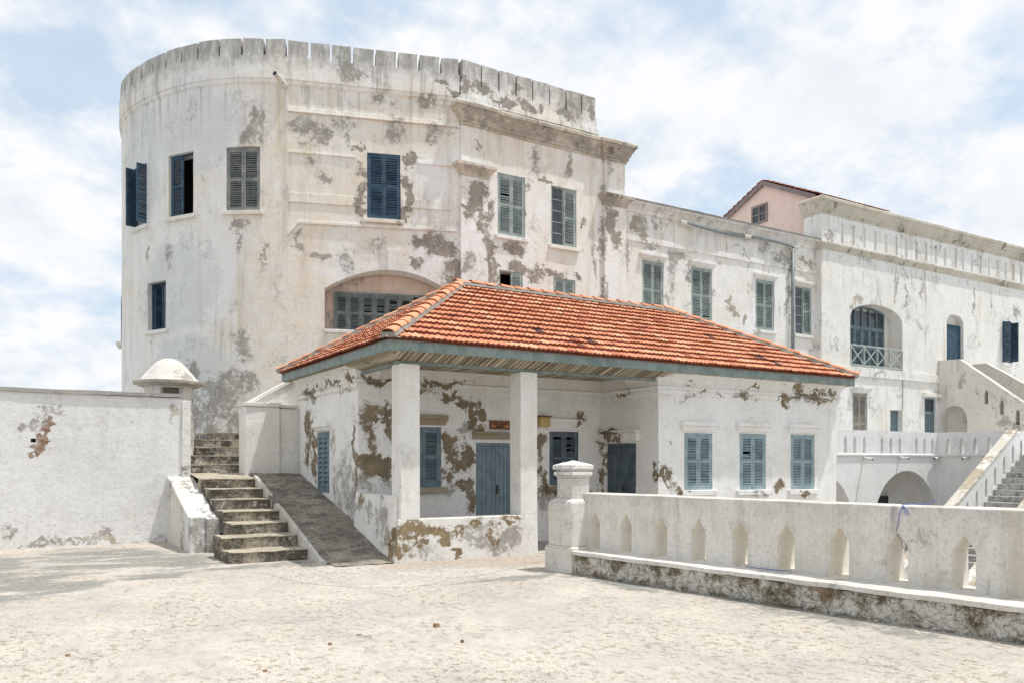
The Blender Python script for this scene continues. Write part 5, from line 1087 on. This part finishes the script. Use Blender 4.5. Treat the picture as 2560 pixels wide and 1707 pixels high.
us = thing('upper_staircase', (0, 8.5, 1.4), 'upper flight of mould-blackened steps curving round the tower foot', 'staircase')
for k, (y0, xl) in enumerate(((6.95, -2.05), (7.3, -1.98), (7.9, -1.62), (8.9, -1.9), (9.9, -1.0))):
    z1 = 1.62 + .205 * k; mb = MB(); n = 8
    y1 = (7.3, 7.9, 8.9, 9.9, 12)[k] + .1
    for i in range(n):
        a, b = xl + (1.6 - xl) * i / n, xl + (1.6 - xl) * (i + 1) / n; cv_ = lambda x: y0 - .55 * ((x + 1.3) * .8) ** 2 + .05
        mb.cur = 1; mb.hexa([(a, cv_(a) + .02, 1.2), (b, cv_(b) + .02, 1.2), (b, y1, 1.2), (a, y1, 1.2)], [(a, cv_(a) + .02, z1 - .026), (b, cv_(b) + .02, z1 - .026), (b, y1, z1 - .026), (a, y1, z1 - .026)])
        mb.cur = 0; mb.hexa([(a, cv_(a), z1 - .025), (b, cv_(b), z1 - .025), (b, y1, z1 - .025), (a, y1, z1 - .025)], [(a, cv_(a), z1), (b, cv_(b), z1), (b, y1, z1), (a, y1, z1)])
    roughen(mb.build('step', [M['tread'], M['riserb']], us), .2, .014, 4)
dw = thing('stair_parapet_wall', (0, 6.4, 2.5), 'white parapet sloping up behind the landing wall under the library eaves', 'wall')
mb = MB(); mb.prism([(-.95, 2.5), (.8, 2.5), (.8, 3.88), (-.95, 2.85)], 6.30, 6.5); roughen(mb.build('wall', M['wedge'], dw), .3, .008)
mb = MB(); mb.prism([(-1.0, 2.83), (.8, 3.885), (.8, 3.98), (-1.0, 2.93)], 6.26, 6.54); mb.build('coping', M['clean'], dw, bevel=.01)
se = thing('sentry_box', (-2.19, 8.26, 1.2), 'round white sentry box with mould-spotted dome peeping over the boundary wall', 'sentry box')
CX, CY = -2.19, 8.26; PC = lambda s, d: (CX + (.54 - d) * math.cos(s), CY + (.54 - d) * math.sin(s)); a0 = R(-98.7)
mb = MB(); wall(mb, PC, a0 - math.pi, a0 + math.pi, 0, 3.45, .16, [(a0 - .37, a0 + .60, 2.2, 3.40, 3.40, 'rect'), (a0 + 1.6, a0 + 2.3, 2.2, 3.40, 3.40, 'rect')], breaks=[a0 - math.pi + 2 * math.pi * k / 32 for k in range(33)]); mb.build('body', M['dome'], se)
mb = MB(); mb.lathe([(.50, 3.43), (.64, 3.435), (.69, 3.455), (.71, 3.475), (.78, 3.49), (.79, 3.55), (.76, 3.565), (.4, 3.59)], CX, CY, 40); roughen(mb.build('cap', M['domecap'], se), .12, .010, 4)
mb = MB(); mb.lathe([(.67, 3.56), (.645, 3.60), (.57, 3.68), (.48, 3.79), (.385, 3.91), (.28, 4.01), (.17, 4.075), (.07, 4.10), (0, 4.105)], CX, CY, 40)
o = mb.build('dome', M['dome'], se); roughen(o, .12, .010, 4); o.data.polygons.foreach_set('use_smooth', [True] * len(o.data.polygons))

# ================================================================== BALUSTRADE
bl = thing('balustrade_wall', (2.4, -5.5, 0), 'grey-white slotted balustrade wall on a mossy rough stone base at the right', 'balustrade')
A0 = (2.08, -2.45); E0 = (.1511, -.9885); N0 = (.9885, .1511)
PB = lambda s, d: (A0[0] + E0[0] * s + N0[0] * d, A0[1] + E0[1] * s + N0[1] * d)
hs = [(.05, .27), (.68, .90), (1.32, 1.54), (1.95, 2.18), (2.59, 2.82), (3.24, 3.47), (3.91, 4.14), (4.57, 4.80), (5.24, 5.47)] + [(5.90 + .655 * k, 6.13 + .655 * k) for k in range(10)]
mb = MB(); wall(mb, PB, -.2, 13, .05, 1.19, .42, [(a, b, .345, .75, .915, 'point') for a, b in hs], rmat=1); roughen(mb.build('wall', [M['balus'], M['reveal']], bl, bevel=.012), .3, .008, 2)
mb = MB(); BL = lambda t: (1.75 + .122 * t, -2.52 - .9925 * t)
o0, o1 = BL(-.0), BL(13); i0, i1 = PB(-.1, .46), PB(13, .46); mb.hexa([(*o0, -.05), (*o1, -.05), (*i1, -.05), (*i0, -.05)], [(*o0, .285), (*o1, .285), (*i1, .285), (*i0, .285)]); roughen(mb.build('rough_base', M['stone'], bl), .10, .035, 5, passes=8)
off = lambda t, d: (BL(t)[0] - .992 * d, BL(t)[1] - .12 * d)
mb = MB(); q0, q1 = off(0, .03), off(13, .03); mb.hexa([(*q0, .288), (*q1, .288), (*i1, .288), (*i0, .288)], [(*q0, .338), (*q1, .338), (*i1, .342), (*i0, .342)]); roughen(mb.build('ledge', M['balus'], bl), .18, .010, 3, passes=7)
gp = thing('gate_pier', (2.01, -2.19, 0), 'stepped white pier with pyramid cap ending the balustrade, near library', 'pier')
ang = math.atan2(-.9925, .122) + math.pi / 2
def sq(mb, h, z0, z1, h2=None, cx=2.01, cy=-2.19):
    h2 = h if h2 is None else h2; c, s = math.cos(ang), math.sin(ang); f = lambda hh, z: [(cx + (a * c - b * s) * hh, cy + (a * s + b * c) * hh, z) for a, b in ((-1, -1), (1, -1), (1, 1), (-1, 1))]
    mb.hexa(f(h, z0), f(h2, z1))
mb = MB(); sq(mb, .31, -.05, .36); sq(mb, .31, .361, .39, .28); roughen(mb.build('plinth', M['balus'], gp, bevel=.015), .15, .010, 3)
mb = MB(); sq(mb, .27, .391, 1.05); sq(mb, .27, 1.051, 1.11, .19); roughen(mb.build('shaft', M['balus'], gp, bevel=.015), .15, .008, 3)
mb = MB(); sq(mb, .175, 1.111, 1.42); sq(mb, .175, 1.421, 1.46, .20); roughen(mb.build('neck', M['balus'], gp, bevel=.01), .15, .006, 3)
mb = MB(); sq(mb, .215, 1.461, 1.52); sq(mb, .19, 1.521, 1.55); roughen(mb.build('moulding', M['wedge'], gp, bevel=.02), .1, .006, 4)
mb = MB(); sq(mb, .225, 1.551, 1.615); sq(mb, .225, 1.616, 1.69, .01); roughen(mb.build('cap', M['wedge'], gp, bevel=.01), .1, .006, 4)

# blue rope on the balustrade
rp1 = MB(); X = lambda s, d, z: (*PB(s, d), z)
rp1.tube([X(4.75, -.012, 1.198), X(4.71, -.014, 1.10), X(4.70, -.012, 1.0), X(4.68, -.012, .93), X(4.665, .02, .88), X(4.70, .06, .82), X(4.69, .10, .74), X(4.74, .16, .70)], .0035, 6)
rp1.tube([X(4.74, -.008, 1.205), X(4.82, .06, 1.208), X(4.93, .16, 1.212), X(4.99, .26, 1.255)], .0045, 6)
rp1.tube([X(4.75, -.012, 1.195), X(4.79, -.02, 1.15), X(4.81, -.015, 1.10), X(4.78, -.015, 1.09), X(4.765, -.014, 1.13), X(4.75, -.012, 1.19)], .0035, 6)
tag(rp1.build('blue_rope', M['rope']), 'blue nylon cord knotted over the balustrade top and hanging into a slot', 'rope')
rp2 = MB(); rp2.tube([X(2.80, -.02, .352), X(3.0, -.03, .35), X(3.25, -.025, .352), X(3.42, .02, .356)], .004, 6); rp2.tube([X(3.2, -.03, .35), X(3.16, -.16, .349), X(3.12, -.262, .34), X(3.12, -.30, .18), X(3.13, -.31, .01), X(3.3, -.4, .006)], .002, 5)
tag(rp2.build('blue_rope', M['rope']), 'thin blue cord lying along the balustrade ledge and trailing to the ground', 'rope')

# loose fragments on the ground
def frag(x, y, s, label, rz, shape=(1, 1, 1)):
    mb = MB(); n = 2; mb.box(-s * shape[0], s * shape[0], -s * shape[1], s * shape[1], 0, s * 1.6 * shape[2], lambda a, b, c: (x + a * math.cos(rz) - b * math.sin(rz), y + a * math.sin(rz) + b * math.cos(rz), c - .003))
    o = mb.build('brick_fragment', M['brickf']); roughen(o, s * .8, s * .35, 22, passes=2); b = o.modifiers.new('bevel', 'BEVEL'); b.width = s * .15; tag(o, label, 'rubble', 'loose fragments on the ground')
frag(-1.71, -5.01, .024, 'larger square orange brown brick fragment on the screed', .3)
frag(-1.83, -5.79, .015, 'orange brown brick chip nearest the camera, right of centre', .9, (.6, 1, 1.1))
frag(-2.52, -4.98, .026, 'flat dark red sliver of brick lying on the ground', .5, (1, .5, .3))
frag(-2.90, -5.25, .015, 'dark reddish pebble between the flat sliver and the left edge', .2)
frag(-3.65, -5.90, .013, 'small dark pebble at the bottom of the view', .6)
frag(-4.95, -4.48, .015, 'small black pebble furthest left on the screed', 1.1, (1.3, 1, .7))
